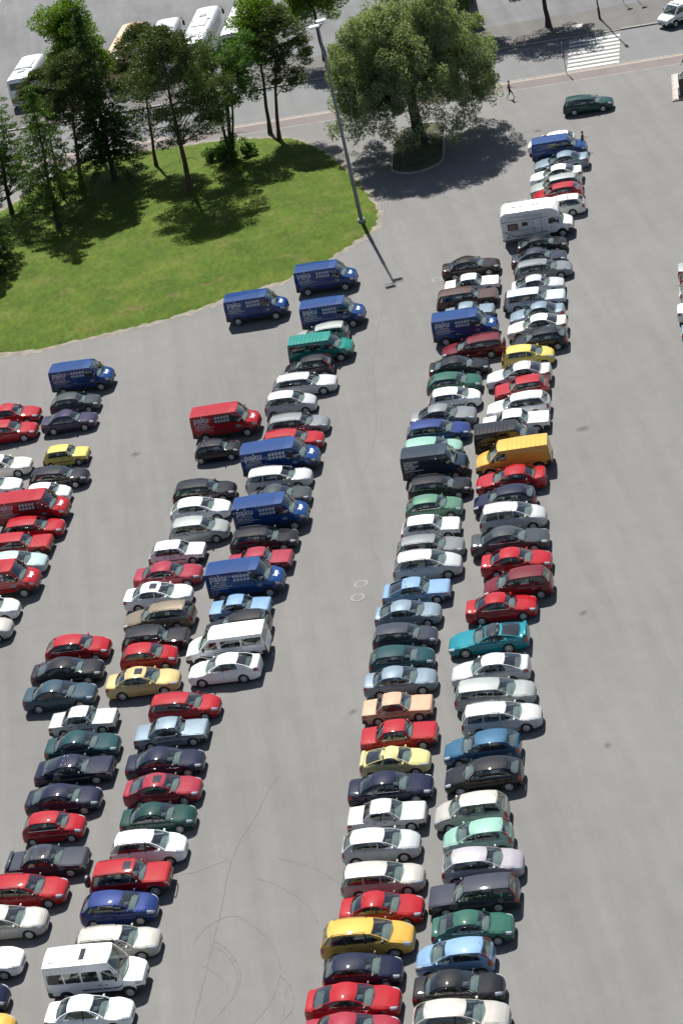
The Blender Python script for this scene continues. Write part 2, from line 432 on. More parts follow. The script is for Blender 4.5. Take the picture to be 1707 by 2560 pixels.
for x, y, k in [(-2.1, 112.6, .5), (17.2, 139.5, .9), (11.0, 103.5, .45), (-13.5, 152, .7), (12.5, 117, .5), (25, 196, .9)]:
    o = obj('oil_stain', stain_me, ground, (x, y, .0045), (0, 0, rs.uniform(0, 3))); o.scale = (k*rs.uniform(.7, 1.2), k*rs.uniform(.7, 1.2), 1)
# ---------------- storm drains set in the asphalt
IRON = mat('worn_iron', (.163, .160, .155), .7, var=.25, vscale=8)
DARKHOLE = mat('drain_dark', (.140, .138, .132), .9)
for (x, y, a), lab in zip([(.11, 126.43, .5), (-.28, 124.91, 0.), (11.73, 169.5, .3)],
                          ['round worn iron drain cover in the open lane, farther of a pair', 'round worn iron drain cover in the open lane, nearer of a pair', 'round worn iron drain cover behind the dark brown saloon']):
    t = thing('drain_cover', (x, y, .004), a, lab, 'drain cover', 'drain covers in the asphalt')
    g = G(); g.lathe([(0, .003), (.36, .003)], 20, axis='z'); obj('pit', g.mesh('pit', [DARKHOLE]), t)
    g = G(); g.lathe([(.33, .004), (.33, .016), (.45, .016), (.47, .002)], 22, axis='z'); obj('rim', g.mesh('rim', [IRON]), t)
    for k in range(3):
        g = G(); hh = math.sqrt(.33**2-((k-1)*.17)**2); g.box((0, (k-1)*.17, .010), (hh, .036, .006)); obj('bar', g.mesh('bar', [IRON]), t)

# ---------------- lawn mound with the trees
LAWN = [(-60, 177.5), (-40, 177.2), (-26.15, 176.38), (-23.95, 175.97), (-20.3, 174.88), (-16.67, 174.92), (-13.03, 174.79), (-9.4, 174.84), (-6.81, 175.43), (-3.47, 176.22), (0.25, 176.88),
        (4.18, 179.16), (7.1, 181.7), (8.57, 183.77), (9.03, 185.53), (8.95, 188.74), (8.38, 193.49), (7.6, 198.58), (6.79, 202.09), (5.7, 205.27), (4.53, 207.96), (3.04, 209.92),
        (-1.09, 212.59), (-9.16, 215.4), (-15.64, 216.66), (-19.4, 214.75), (-22.11, 211.31), (-24.41, 208.8), (-28, 206.5), (-40, 204), (-60, 203)]
def grass_mat():
    m, n, o = new_mat('lawn_grass'); N = n.nodes; Lk = n.links
    p = N.new('ShaderNodeBsdfPrincipled'); p.inputs['Roughness'].default_value = .9; p.inputs['Specular IOR Level'].default_value = .15
    tc = N.new('ShaderNodeTexCoord')
    def nz(sc, det, st=None):
        t = N.new('ShaderNodeTexNoise'); t.inputs['Scale'].default_value = sc; t.inputs['Detail'].default_value = det; t.inputs['Roughness'].default_value = .65
        if st:
            mp = N.new('ShaderNodeMapping'); mp.inputs['Scale'].default_value = st; mp.inputs['Rotation'].default_value = (0, 0, .3); Lk.new(tc.outputs['Object'], mp.inputs[0]); Lk.new(mp.outputs[0], t.inputs['Vector'])
        else: Lk.new(tc.outputs['Object'], t.inputs['Vector'])
        return t
    r1 = N.new('ShaderNodeValToRGB'); e = r1.color_ramp.elements
    e[0].position = .30; e[0].color = (.038, .074, .005, 1); e[1].position = .68; e[1].color = (.092, .116, .015, 1)
    c = r1.color_ramp.elements.new(.5); c.color = (.057, .098, .007, 1)
    Lk.new(nz(.28, 8).outputs['Fac'], r1.inputs['Fac'])
    r2 = N.new('ShaderNodeMapRange'); r2.inputs[1].default_value = .32; r2.inputs[2].default_value = .68; r2.inputs[3].default_value = .76; r2.inputs[4].default_value = 1.24
    Lk.new(nz(2.6, 6, (1, .45, 1)).outputs['Fac'], r2.inputs[0])
    r3 = N.new('ShaderNodeMapRange'); r3.inputs[1].default_value = .3; r3.inputs[2].default_value = .7; r3.inputs[3].default_value = .75; r3.inputs[4].default_value = 1.25
    Lk.new(nz(14, 3).outputs['Fac'], r3.inputs[0])
    mm = N.new('ShaderNodeMath'); mm.operation = 'MULTIPLY'; Lk.new(r2.outputs[0], mm.inputs[0]); Lk.new(r3.outputs[0], mm.inputs[1])
    dry = N.new('ShaderNodeMixRGB'); dry.inputs[2].default_value = (.125, .105, .038, 1); Lk.new(r1.outputs[0], dry.inputs[1])
    dr_ = N.new('ShaderNodeMapRange'); dr_.inputs[1].default_value = .56; dr_.inputs[2].default_value = .72; dr_.inputs[3].default_value = 0; dr_.inputs[4].default_value = .8; Lk.new(nz(.55, 5, (.6, 1.3, 1)).outputs['Fac'], dr_.inputs[0]); Lk.new(dr_.outputs[0], dry.inputs[0])
    mx = N.new('ShaderNodeMixRGB'); mx.blend_type = 'MULTIPLY'; mx.inputs[0].default_value = 1; Lk.new(dry.outputs[0], mx.inputs[1]); Lk.new(mm.outputs[0], mx.inputs[2])
    Lk.new(mx.outputs[0], p.inputs['Base Color'])
    bp = N.new('ShaderNodeBump'); bp.inputs['Strength'].default_value = .7; bp.inputs['Distance'].default_value = .12
    Lk.new(nz(5, 6).outputs['Fac'], bp.inputs['Height']); Lk.new(bp.outputs[0], p.inputs['Normal'])
    Lk.new(p.outputs[0], o.inputs['Surface'])
    return m
GRASS = grass_mat()
def smooth_loop(pts, k=3):
    n = len(pts); out = []
    for i in range(n):
        p0, p1, p2, p3 = [np.array(pts[(i+q) % n], float) for q in (-1, 0, 1, 2)]
        for j in range(k):
            t = j/k; out.append(.5*((2*p1)+(p2-p0)*t+(2*p0-5*p1+4*p2-p3)*t*t+(3*p1-p0-3*p2+p3)*t**3))
    return out
LOOP = smooth_loop(LAWN, 7); LC = np.array([-10.0, 193.0])
def lawn_height(x, y):
    k = 1e9; q = np.array([x, y])
    A = np.array(LOOP); dmin = np.min(np.hypot(A[:, 0]-x, A[:, 1]-y))
    return .02+.62*(1-math.exp(-dmin/5.0))
g = G(); rings = []
for sc in (1.0, .985, .96, .92, .86, .78, .68, .55, .4, .22, .0):
    r = []
    for i, p in enumerate(LOOP):
        wob = (random.uniform(-.22, .22) if sc == 1.0 else 0)
        q = LC+(p-LC)*(sc+wob/np.linalg.norm(p-LC)); r.append((q[0], q[1], lawn_height(*q) if sc < 1 else .010))
    r.append(r[0]); rings.append(r)
g.grid(rings)
lawn = obj('lawn', g.mesh('lawn', [GRASS], 60), kind='structure')
for p in lawn.data.polygons:
    if p.normal.z < 0: p.flip()
# worn earth along the front edge of the lawn
g = G(); r0 = []; r1 = []
for i, p in enumerate(LOOP):
    dd = (p-LC)/np.linalg.norm(p-LC); front = p[1] < 184
    w0 = random.uniform(.3, 1.15) if front else random.uniform(.25, .6)
    r0.append((*(p-dd*.5), .014)); r1.append((*(p+dd*w0), .009))
r0.append(r0[0]); r1.append(r1[0]); g.grid([r0, r1])
obj('earth_verge', g.mesh('earth_verge', [DIRT]), kind='structure')
def dist_loop(x, y):
    A = np.array(LOOP); return np.min(np.hypot(A[:, 0]-x, A[:, 1]-y))
def inside(x, y, poly):
    c = False; n = len(poly); j = n-1
    for i in range(n):
        a, b = poly[i], poly[j]
        if (a[1] > y) != (b[1] > y) and x < (b[0]-a[0])*(y-a[1])/(b[1]-a[1])+a[0]: c = not c
        j = i
    return c
# grass tufts: real blades standing on the mound
TUFT = None
def tufts(name, n, xr, yr, poly, hfun, sz, m, lab):
    X = RNG.uniform(*xr, n); Y = RNG.uniform(*yr, n)
    poly = np.array(poly); ok = np.zeros(n, bool); j = len(poly)-1
    for i in range(len(poly)):
        a, b = poly[i], poly[j]
        cond = (a[1] > Y) != (b[1] > Y)
        xi = (b[0]-a[0])*(Y-a[1])/((b[1]-a[1]) if b[1] != a[1] else 1e-9)+a[0]
        ok ^= cond & (X < xi); j = i
    X, Y = X[ok], Y[ok]; k = len(X)
    A = np.array(LOOP) if hfun else None
    if hfun:
        D = np.min(np.hypot(X[:, None]-A[None, ::2, 0], Y[:, None]-A[None, ::2, 1]), axis=1); Zz = .01+.60*(1-np.exp(-D/5.0))
    else: Zz = np.full(k, .14)
    ang = RNG.uniform(0, math.pi, k); h = RNG.uniform(.5, 1.3, k)*sz; w = RNG.uniform(.5, 1.2, k)*sz*.8
    lx, ly = RNG.normal(0, .4, k)*h, RNG.normal(0, .4, k)*h
    V = np.stack([np.stack([X-np.cos(ang)*w, Y-np.sin(ang)*w, Zz-.02], 1), np.stack([X+np.cos(ang)*w, Y+np.sin(ang)*w, Zz-.02], 1), np.stack([X+lx, Y+ly, Zz+h], 1)], 1).reshape(-1, 3)
    F = np.arange(3*k).reshape(-1, 3)
    return obj(name, raw_mesh(name, V, F, [m]), None, label=lab, cat='grass', kind='stuff')
BLADE = leaf_mat('grass_blade', (.060, .100, .008), (.098, .122, .014), .5)
tufts('grass', 30000, (-27, 9.3), (174.5, 217), [tuple(p) for p in LOOP], True, .05, BLADE, 'short green grass covering the mound under the trees')

# ---------------- kerbed island under the willow
ISL = [(14.21, 204.4), (13.5, 204.1), (12.92, 202.75), (12.22, 199.29), (11.65, 195.88), (11.6, 194.83), (12.16, 193.82), (13.36, 193.09), (14.66, 193.21), (15.81, 194.02), (16.23, 195.04), (16.76, 197.99), (17.5, 201.9), (17.6, 203.2), (16.9, 204.2), (15.6, 204.6)]
isl = smooth_loop(ISL, 4); ic = np.mean(np.array(isl), 0)
SOIL = mat('island_soil', (.055, .062, .030), .95, var=.45, vscale=1.1, bump=.8, bscale=9)
island = sheet('tree_island', [tuple(ic+(p-ic)*.97) for p in isl], .10, SOIL)
kb = obj('island_kerb', None, kind='structure')
tot = 0; prev = isl[0]; acc = [isl[0]]
seg = np.array(isl+[isl[0]]); L_ = np.r_[0, np.cumsum(np.hypot(*np.diff(seg, axis=0).T))]; n = int(L_[-1]/.95)
for i in range(n):
    a = L_[-1]*i/n; b = L_[-1]*(i+1)/n
    P = [np.array([np.interp(q, L_, seg[:, 0]), np.interp(q, L_, seg[:, 1])]) for q in np.linspace(a+.008, b-.008, 4)]
    g = G(); rows = []
    for q in P:
        dd = (q-ic)/np.linalg.norm(q-ic)
        o_, i_ = q+dd*.10, q-dd*.13
        rows.append([(*o_, 0.0), (*o_, .12), (*(o_-dd*.02), .14), (*(i_+dd*.02), .14), (*i_, .12), (*i_, 0.02)])
    g.grid(rows); g.f.append(tuple(range(6))); g.m.append(0); g.f.append(tuple(range(18, 24))[::-1]); g.m.append(0)
    obj('kerb_stone', fix_normals(g.mesh('kerb_stone', [KERBM])), kb)
tufts('island_weeds', 1500, (11, 18), (193, 205), [tuple(ic+(p-ic)*.93) for p in isl], False, .05, leaf_mat('weed_leaf', (.022, .036, .010), (.045, .062, .018), .2), 'dark weeds growing in the kerbed island under the willow')
# d = distance from front bumper, z = height
def T(**k): return k
TYPES=dict(
 sedan=T(L=4.6,W=1.76,H=1.46,fo=.90,wb=2.68,wr=.315,dc=1.30,dw=2.08,dr=3.12,db=3.92,hood=[(0,0.500),(.015,0.600),(.06,0.680),(.2,0.750),(.5,0.815),(1.30,0.920)],deck=[(3.92,0.980),(4.42,0.990),(4.52,0.970),(4.58,0.800),(4.6,0.550)]),
 sedan_boxy=T(L=4.45,W=1.68,H=1.40,fo=.85,wb=2.60,wr=.30,dc=1.34,dw=1.86,dr=3.00,db=3.54,boxy=1,hood=[(0,0.500),(.02,0.620),(.05,0.760),(.15,0.810),(.5,0.823),(1.34,0.875)],deck=[(3.54,0.905),(4.33,0.895),(4.40,0.860),(4.43,0.700),(4.45,0.550)]),
 liftback=T(L=4.65,W=1.78,H=1.45,fo=.92,wb=2.68,wr=.315,dc=1.28,dw=2.06,dr=3.15,db=4.22,hood=[(0,0.500),(.015,0.600),(.06,0.680),(.2,0.750),(.5,0.815),(1.28,0.920)],deck=[(4.22,1.000),(4.50,1.010),(4.58,0.970),(4.63,0.800),(4.65,0.550)]),
 liftback_boxy=T(L=4.40,W=1.68,H=1.38,fo=.88,wb=2.56,wr=.30,dc=1.38,dw=1.92,dr=2.90,db=4.02,boxy=1,hood=[(0,0.500),(.02,0.620),(.05,0.740),(.15,0.790),(.5,0.812),(1.38,0.875)],deck=[(4.02,0.925),(4.28,0.905),(4.35,0.860),(4.38,0.700),(4.40,0.550)]),
 hatch=T(L=4.20,W=1.75,H=1.47,fo=.86,wb=2.58,wr=.31,dc=1.10,dw=1.88,dr=3.45,db=4.02,hood=[(0,.50),(.015,.60),(.06,.68),(.2,.76),(.5,.86),(1.10,.97)],deck=[(4.02,1.02),(4.12,.95),(4.18,.75),(4.20,.55)]),
 hatch_small=T(L=3.75,W=1.66,H=1.48,fo=.72,wb=2.42,wr=.29,dc=.92,dw=1.62,dr=3.15,db=3.60,hood=[(0,.50),(.015,.60),(.06,.70),(.2,.79),(.5,.90),(.92,.98)],deck=[(3.60,1.0),(3.69,.9),(3.73,.72),(3.75,.55)]),
 hatch_boxy=T(L=3.95,W=1.64,H=1.40,fo=.80,wb=2.48,wr=.29,dc=1.18,dw=1.72,dr=3.35,db=3.80,boxy=1,hood=[(0,0.500),(.02,0.600),(.05,0.720),(.15,0.780),(.5,0.815),(1.18,0.890)],deck=[(3.80,0.920),(3.88,0.830),(3.93,0.700),(3.95,0.550)]),
 estate=T(L=4.62,W=1.76,H=1.48,fo=.91,wb=2.66,wr=.315,dc=1.25,dw=2.02,dr=4.12,db=4.50,hood=[(0,0.500),(.015,0.600),(.06,0.680),(.2,0.750),(.5,0.815),(1.25,0.920)],deck=[(4.50,0.970),(4.56,0.870),(4.60,0.720),(4.62,0.550)]),
 estate_boxy=T(L=4.70,W=1.72,H=1.46,fo=.90,wb=2.70,wr=.31,dc=1.42,dw=1.98,dr=4.28,db=4.56,boxy=1,hood=[(0,0.500),(.02,0.620),(.05,0.760),(.15,0.810),(.5,0.835),(1.42,0.890)],deck=[(4.56,0.920),(4.63,0.830),(4.68,0.700),(4.70,0.550)]),
 mpv=T(L=4.32,W=1.77,H=1.64,fo=.88,wb=2.67,wr=.315,dc=.98,dw=1.80,dr=3.78,db=4.18,hood=[(0,.50),(.015,.62),(.06,.72),(.2,.82),(.5,.94),(.98,1.05)],deck=[(4.18,1.05),(4.26,.92),(4.30,.74),(4.32,.55)]),
 suv=T(L=4.45,W=1.76,H=1.73,fo=.82,wb=2.70,wr=.365,dc=1.35,dw=1.88,dr=4.02,db=4.30,boxy=1,zs=.36,hood=[(0,.62),(.02,.78),(.05,.95),(.15,1.0),(.5,1.03),(1.35,1.08)],deck=[(4.30,1.1),(4.36,.95),(4.42,.8),(4.45,.62)]),
 mini=T(L=3.63,W=1.69,H=1.40,fo=.68,wb=2.47,wr=.30,dc=1.02,dw=1.48,dr=3.05,db=3.42,hood=[(0,.48),(.02,.62),(.06,.74),(.2,.83),(.5,.89),(1.02,.94)],deck=[(3.42,.96),(3.52,.9),(3.60,.72),(3.63,.55)]),
 coupe=T(L=4.80,W=1.86,H=1.29,fo=1.02,wb=2.57,wr=.33,dc=1.62,dw=2.40,dr=3.10,db=4.38,zs=.2,hood=[(0,.45),(.03,.54),(.1,.60),(.3,.67),(.7,.76),(1.62,.88)],deck=[(4.38,.97),(4.66,.99),(4.74,.92),(4.78,.75),(4.80,.5)]),
 coupe_small=T(L=3.92,W=1.62,H=1.34,fo=.80,wb=2.43,wr=.29,dc=1.08,dw=1.78,dr=2.42,db=3.56,zs=.2,hood=[(0,.47),(.02,.58),(.08,.66),(.25,.73),(.6,.81),(1.08,.90)],deck=[(3.56,.98),(3.80,.98),(3.86,.9),(3.90,.72),(3.92,.5)]),
 van=T(L=5.10,W=1.98,H=2.18,fo=.95,wb=3.20,wr=.34,dc=.86,dw=1.52,dr=5.02,db=5.07,van=1,zs=.38,hood=[(0,.60),(.02,.75),(.06,.92),(.2,1.05),(.5,1.17),(.86,1.27)],deck=[(5.07,1.30),(5.08,1.1),(5.09,.8),(5.10,.55)]),
 van_mid=T(L=4.80,W=1.88,H=1.95,fo=.90,wb=3.05,wr=.33,dc=.92,dw=1.62,dr=4.66,db=4.75,van=1,zs=.34,hood=[(0,.55),(.02,.70),(.06,.85),(.2,.96),(.5,1.08),(.92,1.16)],deck=[(4.75,1.18),(4.77,1.0),(4.79,.8),(4.80,.55)]),
 minibus=T(L=5.50,W=1.96,H=2.42,fo=.86,wb=3.57,wr=.34,dc=1.05,dw=1.72,dr=5.40,db=5.46,van=1,zs=.40,hood=[(0,.62),(.02,.75),(.06,.90),(.2,1.0),(.5,1.08),(1.05,1.22)],deck=[(5.46,1.25),(5.47,1.1),(5.49,.8),(5.50,.55)]),
 motorhome=T(L=6.0,W=2.2,H=2.80,dw=2.5,dr=3.5),
)
CARS = [
 ('right', 'hatch', 'white', 'L', 25.34, 190.75, 2.921, [], 1.0),
 ('right', 'van_mid', 'blue', 'R', 25.59, 188.41, -0.22, ['crew'], 0.985),
 ('right', 'sedan', 'paleblue', 'L', 25.22, 185.8, 2.921, [], 1.013),
 ('right', 'sedan', 'white', 'L', 24.23, 183.2, 2.921, [], 0.966),
 ('right', 'estate', 'greysilver', 'L', 23.77, 181.04, 2.921, [], 0.942),
 ('right', 'hatch', 'red', 'L', 23.54, 179.15, 2.921, [], 0.981),
 ('right', 'estate', 'cream', 'L', 22.95, 176.42, 2.921, ['bars'], 1.0),
 ('right', 'motorhome', 'white', 'R', 20.75, 173.05, -0.22, [], 0.944),
 ('right', 'liftback', 'black', 'R', 20.39, 169.8, -0.22, [], 0.84),
 ('right', 'sedan', 'slate', 'R', 19.67, 167.41, -0.22, [], 0.937),
 ('right', 'estate', 'grey', 'R', 19.56, 165.03, -0.22, ['rails'], 0.967),
 ('right', 'liftback', 'silver', 'R', 18.63, 162.45, -0.22, [], 0.875),
 ('right', 'estate_boxy', 'iceblue', 'R', 17.93, 160.22, -0.22, [], 1.004),
 ('right', 'sedan', 'paleblue', 'L', 17.63, 157.56, 2.921, [], 0.901),
 ('right', 'sedan', 'cream', 'L', 17.22, 155.44, 2.921, [], 0.965),
 ('right', 'hatch', 'black', 'L', 16.94, 153.08, 2.921, [], 0.982),
 ('right', 'hatch_small', 'lemon', 'R', 15.68, 150.93, -0.22, [], 1.016),
 ('right', 'sedan', 'silver', 'L', 14.52, 148.4, 2.921, [], 1.018),
 ('right', 'hatch_boxy', 'red', 'L', 14.32, 146.25, 2.921, [], 0.977),
 ('right', 'estate', 'white', 'L', 13.63, 143.74, 2.921, ['rails'], 0.958),
 ('right', 'sedan_boxy', 'white', 'R', 13.05, 141.55, -0.22, [], 1.039),
 ('right', 'van_mid', 'black', 'R', 12.0, 139.17, -0.22, ['panel'], 0.906),
 ('right', 'van_mid', 'gold', 'L', 11.94, 136.3, 2.921, ['panel'], 1.064),
 ('right', 'sedan', 'red', 'L', 11.27, 133.78, 2.921, [], 1.018),
 ('right', 'hatch', 'navy', 'L', 10.41, 131.34, 2.921, [], 0.98),
 ('right', 'mpv', 'silver', 'R', 10.5, 128.82, -0.22, ['rails'], 0.988),
 ('right', 'sedan', 'darkgrey', 'R', 9.8, 126.18, -0.22, [], 1.075),
 ('right', 'sedan', 'red', 'R', 9.72, 123.46, -0.22, [], 0.952),
 ('right', 'mpv', 'maroon', 'L', 9.31, 120.7, 2.921, [], 0.989),
 ('right', 'sedan', 'red', 'R', 7.92, 118.78, -0.22, ['short'], 0.932),
 ('right', 'coupe', 'teal', 'L', 6.61, 115.75, 2.921, [], 0.998),
 ('right', 'liftback', 'silver', 'L', 6.16, 112.41, 2.921, [], 0.984),
 ('right', 'estate', 'greysilver', 'R', 5.98, 109.96, -0.22, [], 0.999),
 ('right', 'estate', 'silver', 'R', 5.92, 107.5, -0.22, ['rails'], 0.977),
 ('right', 'hatch', 'azure', 'L', 4.39, 105.08, 2.921, [], 1.017),
 ('right', 'hatch', 'black', 'L', 4.05, 102.62, 2.921, [], 1.019),
 ('right', 'mpv', 'champagne', 'L', 2.88, 99.66, 2.921, ['short'], 0.924),
 ('right', 'hatch_small', 'mint', 'L', 2.83, 97.39, 2.921, [], 0.989),
 ('right', 'hatch', 'lilac', 'R', 2.7, 95.13, -0.22, [], 1.002),
 ('right', 'estate_boxy', 'slate', 'L', 1.87, 92.94, 2.921, [], 0.982),
 ('right', 'liftback', 'green', 'R', 1.39, 90.46, -0.22, [], 0.88),
 ('right', 'hatch_small', 'skyblue', 'L', 0.18, 88.57, 2.921, [], 1.039),
 ('right', 'sedan', 'black', 'R', 0.01, 86.32, -0.22, [], 0.96),
 ('right', 'hatch', 'champagne', 'R', -0.23, 84.24, -0.22, [], 1.108),
 ('left', 'sedan', 'brownblack', 'R', 14.46, 168.85, -0.22, [], 0.998),
 ('left', 'sedan_boxy', 'white', 'R', 13.99, 165.57, -0.22, [], 0.96),
 ('left', 'estate_boxy', 'brown', 'R', 13.24, 163.31, -0.22, [], 1.009),
 ('left', 'sedan_boxy', 'paleblue', 'R', 12.98, 160.73, -0.22, [], 0.857),
 ('left', 'van', 'blue', 'R', 12.23, 157.72, -0.22, ['paku'], 0.949),
 ('left', 'estate', 'maroon', 'L', 12.23, 154.44, 2.921, ['rails'], 1.022),
 ('left', 'liftback', 'black', 'R', 10.76, 151.96, -0.22, [], 0.946),
 ('left', 'hatch', 'green', 'R', 9.99, 149.54, -0.22, [], 0.942),
 ('left', 'hatch_small', 'white', 'R', 9.63, 147.08, -0.22, [], 0.996),
 ('left', 'sedan', 'grey', 'R', 8.45, 144.9, -0.22, [], 1.007),
 ('left', 'estate', 'midblue', 'R', 7.78, 142.84, -0.22, ['rails'], 0.956),
 ('left', 'estate', 'mint', 'R', 7.05, 140.57, -0.22, [], 0.884),
 ('left', 'van', 'inkblue', 'R', 6.85, 137.84, -0.22, ['lettered'], 0.858),
 ('left', 'estate', 'black', 'R', 6.66, 135.07, -0.22, ['rails'], 0.909),
 ('left', 'hatch', 'palegreen', 'R', 5.9, 132.62, -0.22, [], 0.89),
 ('left', 'hatch_boxy', 'white', 'R', 5.31, 130.12, -0.22, [], 0.965),
 ('left', 'estate', 'grey', 'R', 4.9, 127.65, -0.22, ['rails'], 0.936),
 ('left', 'mpv', 'silver', 'R', 4.4, 125.51, -0.22, ['rails'], 1.006),
 ('left', 'liftback_boxy', 'skyblue', 'R', 3.33, 122.92, -0.22, [], 0.959),
 ('left', 'liftback', 'paleblue', 'R', 2.44, 120.54, -0.22, [], 0.871),
 ('left', 'estate', 'slate', 'R', 1.89, 118.07, -0.22, ['short'], 0.84),
 ('left', 'hatch', 'pine', 'R', 1.37, 115.74, -0.22, [], 0.925),
 ('left', 'sedan', 'paleblue', 'R', 0.98, 113.56, -0.22, [], 0.931),
 ('left', 'sedan_boxy', 'peach', 'R', 0.45, 110.97, -0.22, [], 0.914),
 ('left', 'sedan_boxy', 'red', 'R', 0.15, 108.19, -0.22, [], 0.971),
 ('left', 'coupe_small', 'paleyellow', 'R', -0.4, 105.88, -0.22, [], 0.998),
 ('left', 'sedan', 'navy', 'R', -0.99, 103.5, -0.22, [], 1.009),
 ('left', 'sedan_boxy', 'silver', 'R', -1.49, 101.15, -0.22, [], 0.953),
 ('left', 'hatch', 'silver', 'R', -2.13, 98.74, -0.22, [], 0.989),
 ('left', 'estate', 'champagne', 'R', -2.42, 95.99, -0.22, [], 0.941),
 ('left', 'sedan', 'red', 'R', -2.8, 93.59, -0.22, [], 0.931),
 ('left', 'mpv', 'gold', 'R', -3.79, 91.52, -0.22, ['rails'], 1.088),
 ('left', 'hatch', 'navy', 'R', -4.33, 89.25, -0.22, [], 0.935),
 ('left', 'liftback', 'red', 'R', -5.06, 87.19, -0.22, [], 0.994),
 ('left', 'sedan', 'rosered', 'R', -5.38, 85.13, -0.22, [], 1.0),
 ('middle', 'van', 'blue', 'R', 3.29, 172.86, -0.22, ['paku'], 0.96),
 ('middle', 'van', 'blue', 'R', 3.03, 165.63, -0.22, ['paku'], 0.963),
 ('middle', 'estate', 'greysilver', 'L', 1.72, 163.09, 2.921, ['rails'], 0.932),
 ('middle', 'van_mid', 'tealgreen', 'R', 1.44, 160.17, -0.22, ['windows'], 1.014),
 ('middle', 'hatch_small', 'black', 'L', 0.2, 157.92, 2.921, [], 0.999),
 ('middle', 'estate', 'silver', 'R', -0.4, 155.25, -0.22, ['rails'], 1.042),
 ('middle', 'mpv', 'silver', 'R', -1.71, 152.62, -0.22, ['short'], 0.88),
 ('middle', 'estate', 'grey', 'R', -1.53, 148.99, -0.22, ['rails'], 0.977),
 ('middle', 'estate', 'red', 'R', -2.14, 146.71, -0.22, ['rails'], 0.96),
 ('middle', 'van', 'blue', 'R', -3.17, 143.99, -0.22, ['paku'], 1.05),
 ('middle', 'estate', 'silver', 'R', -3.61, 141.69, -0.22, ['rails'], 0.999),
 ('middle', 'sedan', 'darkgrey', 'R', -3.81, 139.18, -0.22, [], 0.931),
 ('middle', 'van', 'blue', 'R', -4.52, 136.45, -0.22, ['paku'], 0.959),
 ('middle', 'estate', 'black', 'R', -5.35, 133.81, -0.22, ['rails'], 0.979),
 ('middle', 'sedan_boxy', 'rosered', 'R', -5.85, 131.25, -0.22, [], 0.957),
 ('middle', 'van', 'blue', 'R', -6.88, 128.7, -0.22, ['paku'], 0.953),
 ('middle', 'sedan_boxy', 'skyblue', 'R', -7.56, 126.03, -0.22, [], 0.872),
 ('middle', 'estate', 'black', 'L', -7.91, 123.91, 2.921, ['rails'], 0.916),
 ('middle', 'van_mid', 'white', 'L', -8.66, 121.66, 2.921, ['windows'], 1.084),
 ('middle', 'liftback', 'white', 'L', -9.05, 119.41, 2.921, [], 0.962),
 ('inner', 'van', 'blue', 'R', -2.64, 170.51, -0.22, ['paku'], 0.962),
 ('inner', 'van', 'red', 'R', -6.51, 151.6, -0.22, ['paku'], 0.959),
 ('inner', 'mini', 'black', 'R', -7.45, 148.24, -0.22, [], 0.903),
 ('inner', 'estate', 'black', 'R', -8.8, 142.43, -0.22, ['rails'], 0.951),
 ('inner', 'hatch', 'white', 'R', -9.23, 139.95, -0.22, [], 0.975),
 ('inner', 'mpv', 'greysilver', 'R', -9.5, 137.11, -0.22, [], 0.935),
 ('inner', 'hatch_boxy', 'white', 'R', -11.13, 134.97, -0.22, ['bars'], 0.95),
 ('inner', 'sedan', 'rosered', 'R', -11.89, 132.25, -0.22, [], 0.978),
 ('inner', 'sedan', 'white', 'R', -12.65, 129.93, -0.22, ['sunroof'], 0.97),
 ('inner', 'estate', 'bronze', 'L', -12.73, 127.26, 2.921, ['rails'], 1.003),
 ('inner', 'estate_boxy', 'black', 'R', -13.08, 124.75, -0.22, ['rails'], 0.896),
 ('inner', 'hatch_small', 'red', 'R', -13.58, 122.87, -0.22, [], 0.943),
 ('inner', 'sedan', 'pale_gold', 'R', -14.05, 120.2, -0.22, ['sunroof'], 0.986),
 ('inner', 'estate', 'red', 'R', -11.7, 116.37, -0.22, ['rails'], 0.932),
 ('inner', 'sedan_boxy', 'paleblue', 'R', -12.62, 114.04, -0.22, [], 0.977),
 ('inner', 'sedan', 'navy', 'R', -13.15, 111.09, -0.22, [], 0.989),
 ('inner', 'liftback', 'rosered', 'R', -13.41, 108.53, -0.22, ['sunroof'], 0.951),
 ('inner', 'sedan', 'darkgreen', 'R', -13.8, 105.95, -0.22, [], 0.916),
 ('inner', 'mpv', 'white', 'R', -14.44, 103.33, -0.22, ['rails'], 0.969),
 ('inner', 'suv', 'red', 'R', -15.49, 100.96, -0.22, ['rails', 'sunroof'], 0.983),
 ('inner', 'hatch', 'midblue', 'R', -16.21, 98.86, -0.22, [], 0.983),
 ('inner', 'estate', 'champagne', 'R', -16.43, 96.0, -0.22, ['rails'], 0.985),
 ('inner', 'minibus', 'white', 'R', -17.45, 93.54, -0.22, [], 0.913),
 ('inner', 'sedan', 'white', 'R', -17.99, 91.06, -0.22, [], 0.963),
 ('outer', 'hatch', 'red', 'R', -18.01, 125.86, -0.22, [], 0.978),
 ('outer', 'liftback', 'black', 'R', -18.71, 123.47, -0.22, [], 0.973),
 ('outer', 'sedan', 'steelblue', 'R', -19.22, 120.98, -0.22, [], 0.979),
 ('outer', 'sedan_boxy', 'silver', 'R', -17.82, 117.59, -0.22, [], 0.916),
 ('outer', 'sedan', 'pine', 'R', -17.92, 114.83, -0.22, [], 0.963),
 ('outer', 'liftback_boxy', 'navy', 'R', -18.43, 112.64, -0.22, [], 1.049),
 ('outer', 'liftback', 'navy', 'R', -19.11, 109.95, -0.22, [], 0.94),
 ('outer', 'hatch_small', 'red', 'R', -19.68, 107.51, -0.22, [], 0.931),
 ('outer', 'sedan_boxy', 'slate', 'R', -20.09, 104.47, -0.22, ['sunroof', 'spoiler'], 1.027),
 ('outer', 'estate', 'red', 'R', -21.29, 102.26, -0.22, ['rails'], 1.0),
 ('outer', 'sedan', 'champagne', 'R', -22.37, 99.98, -0.22, [], 1.0),
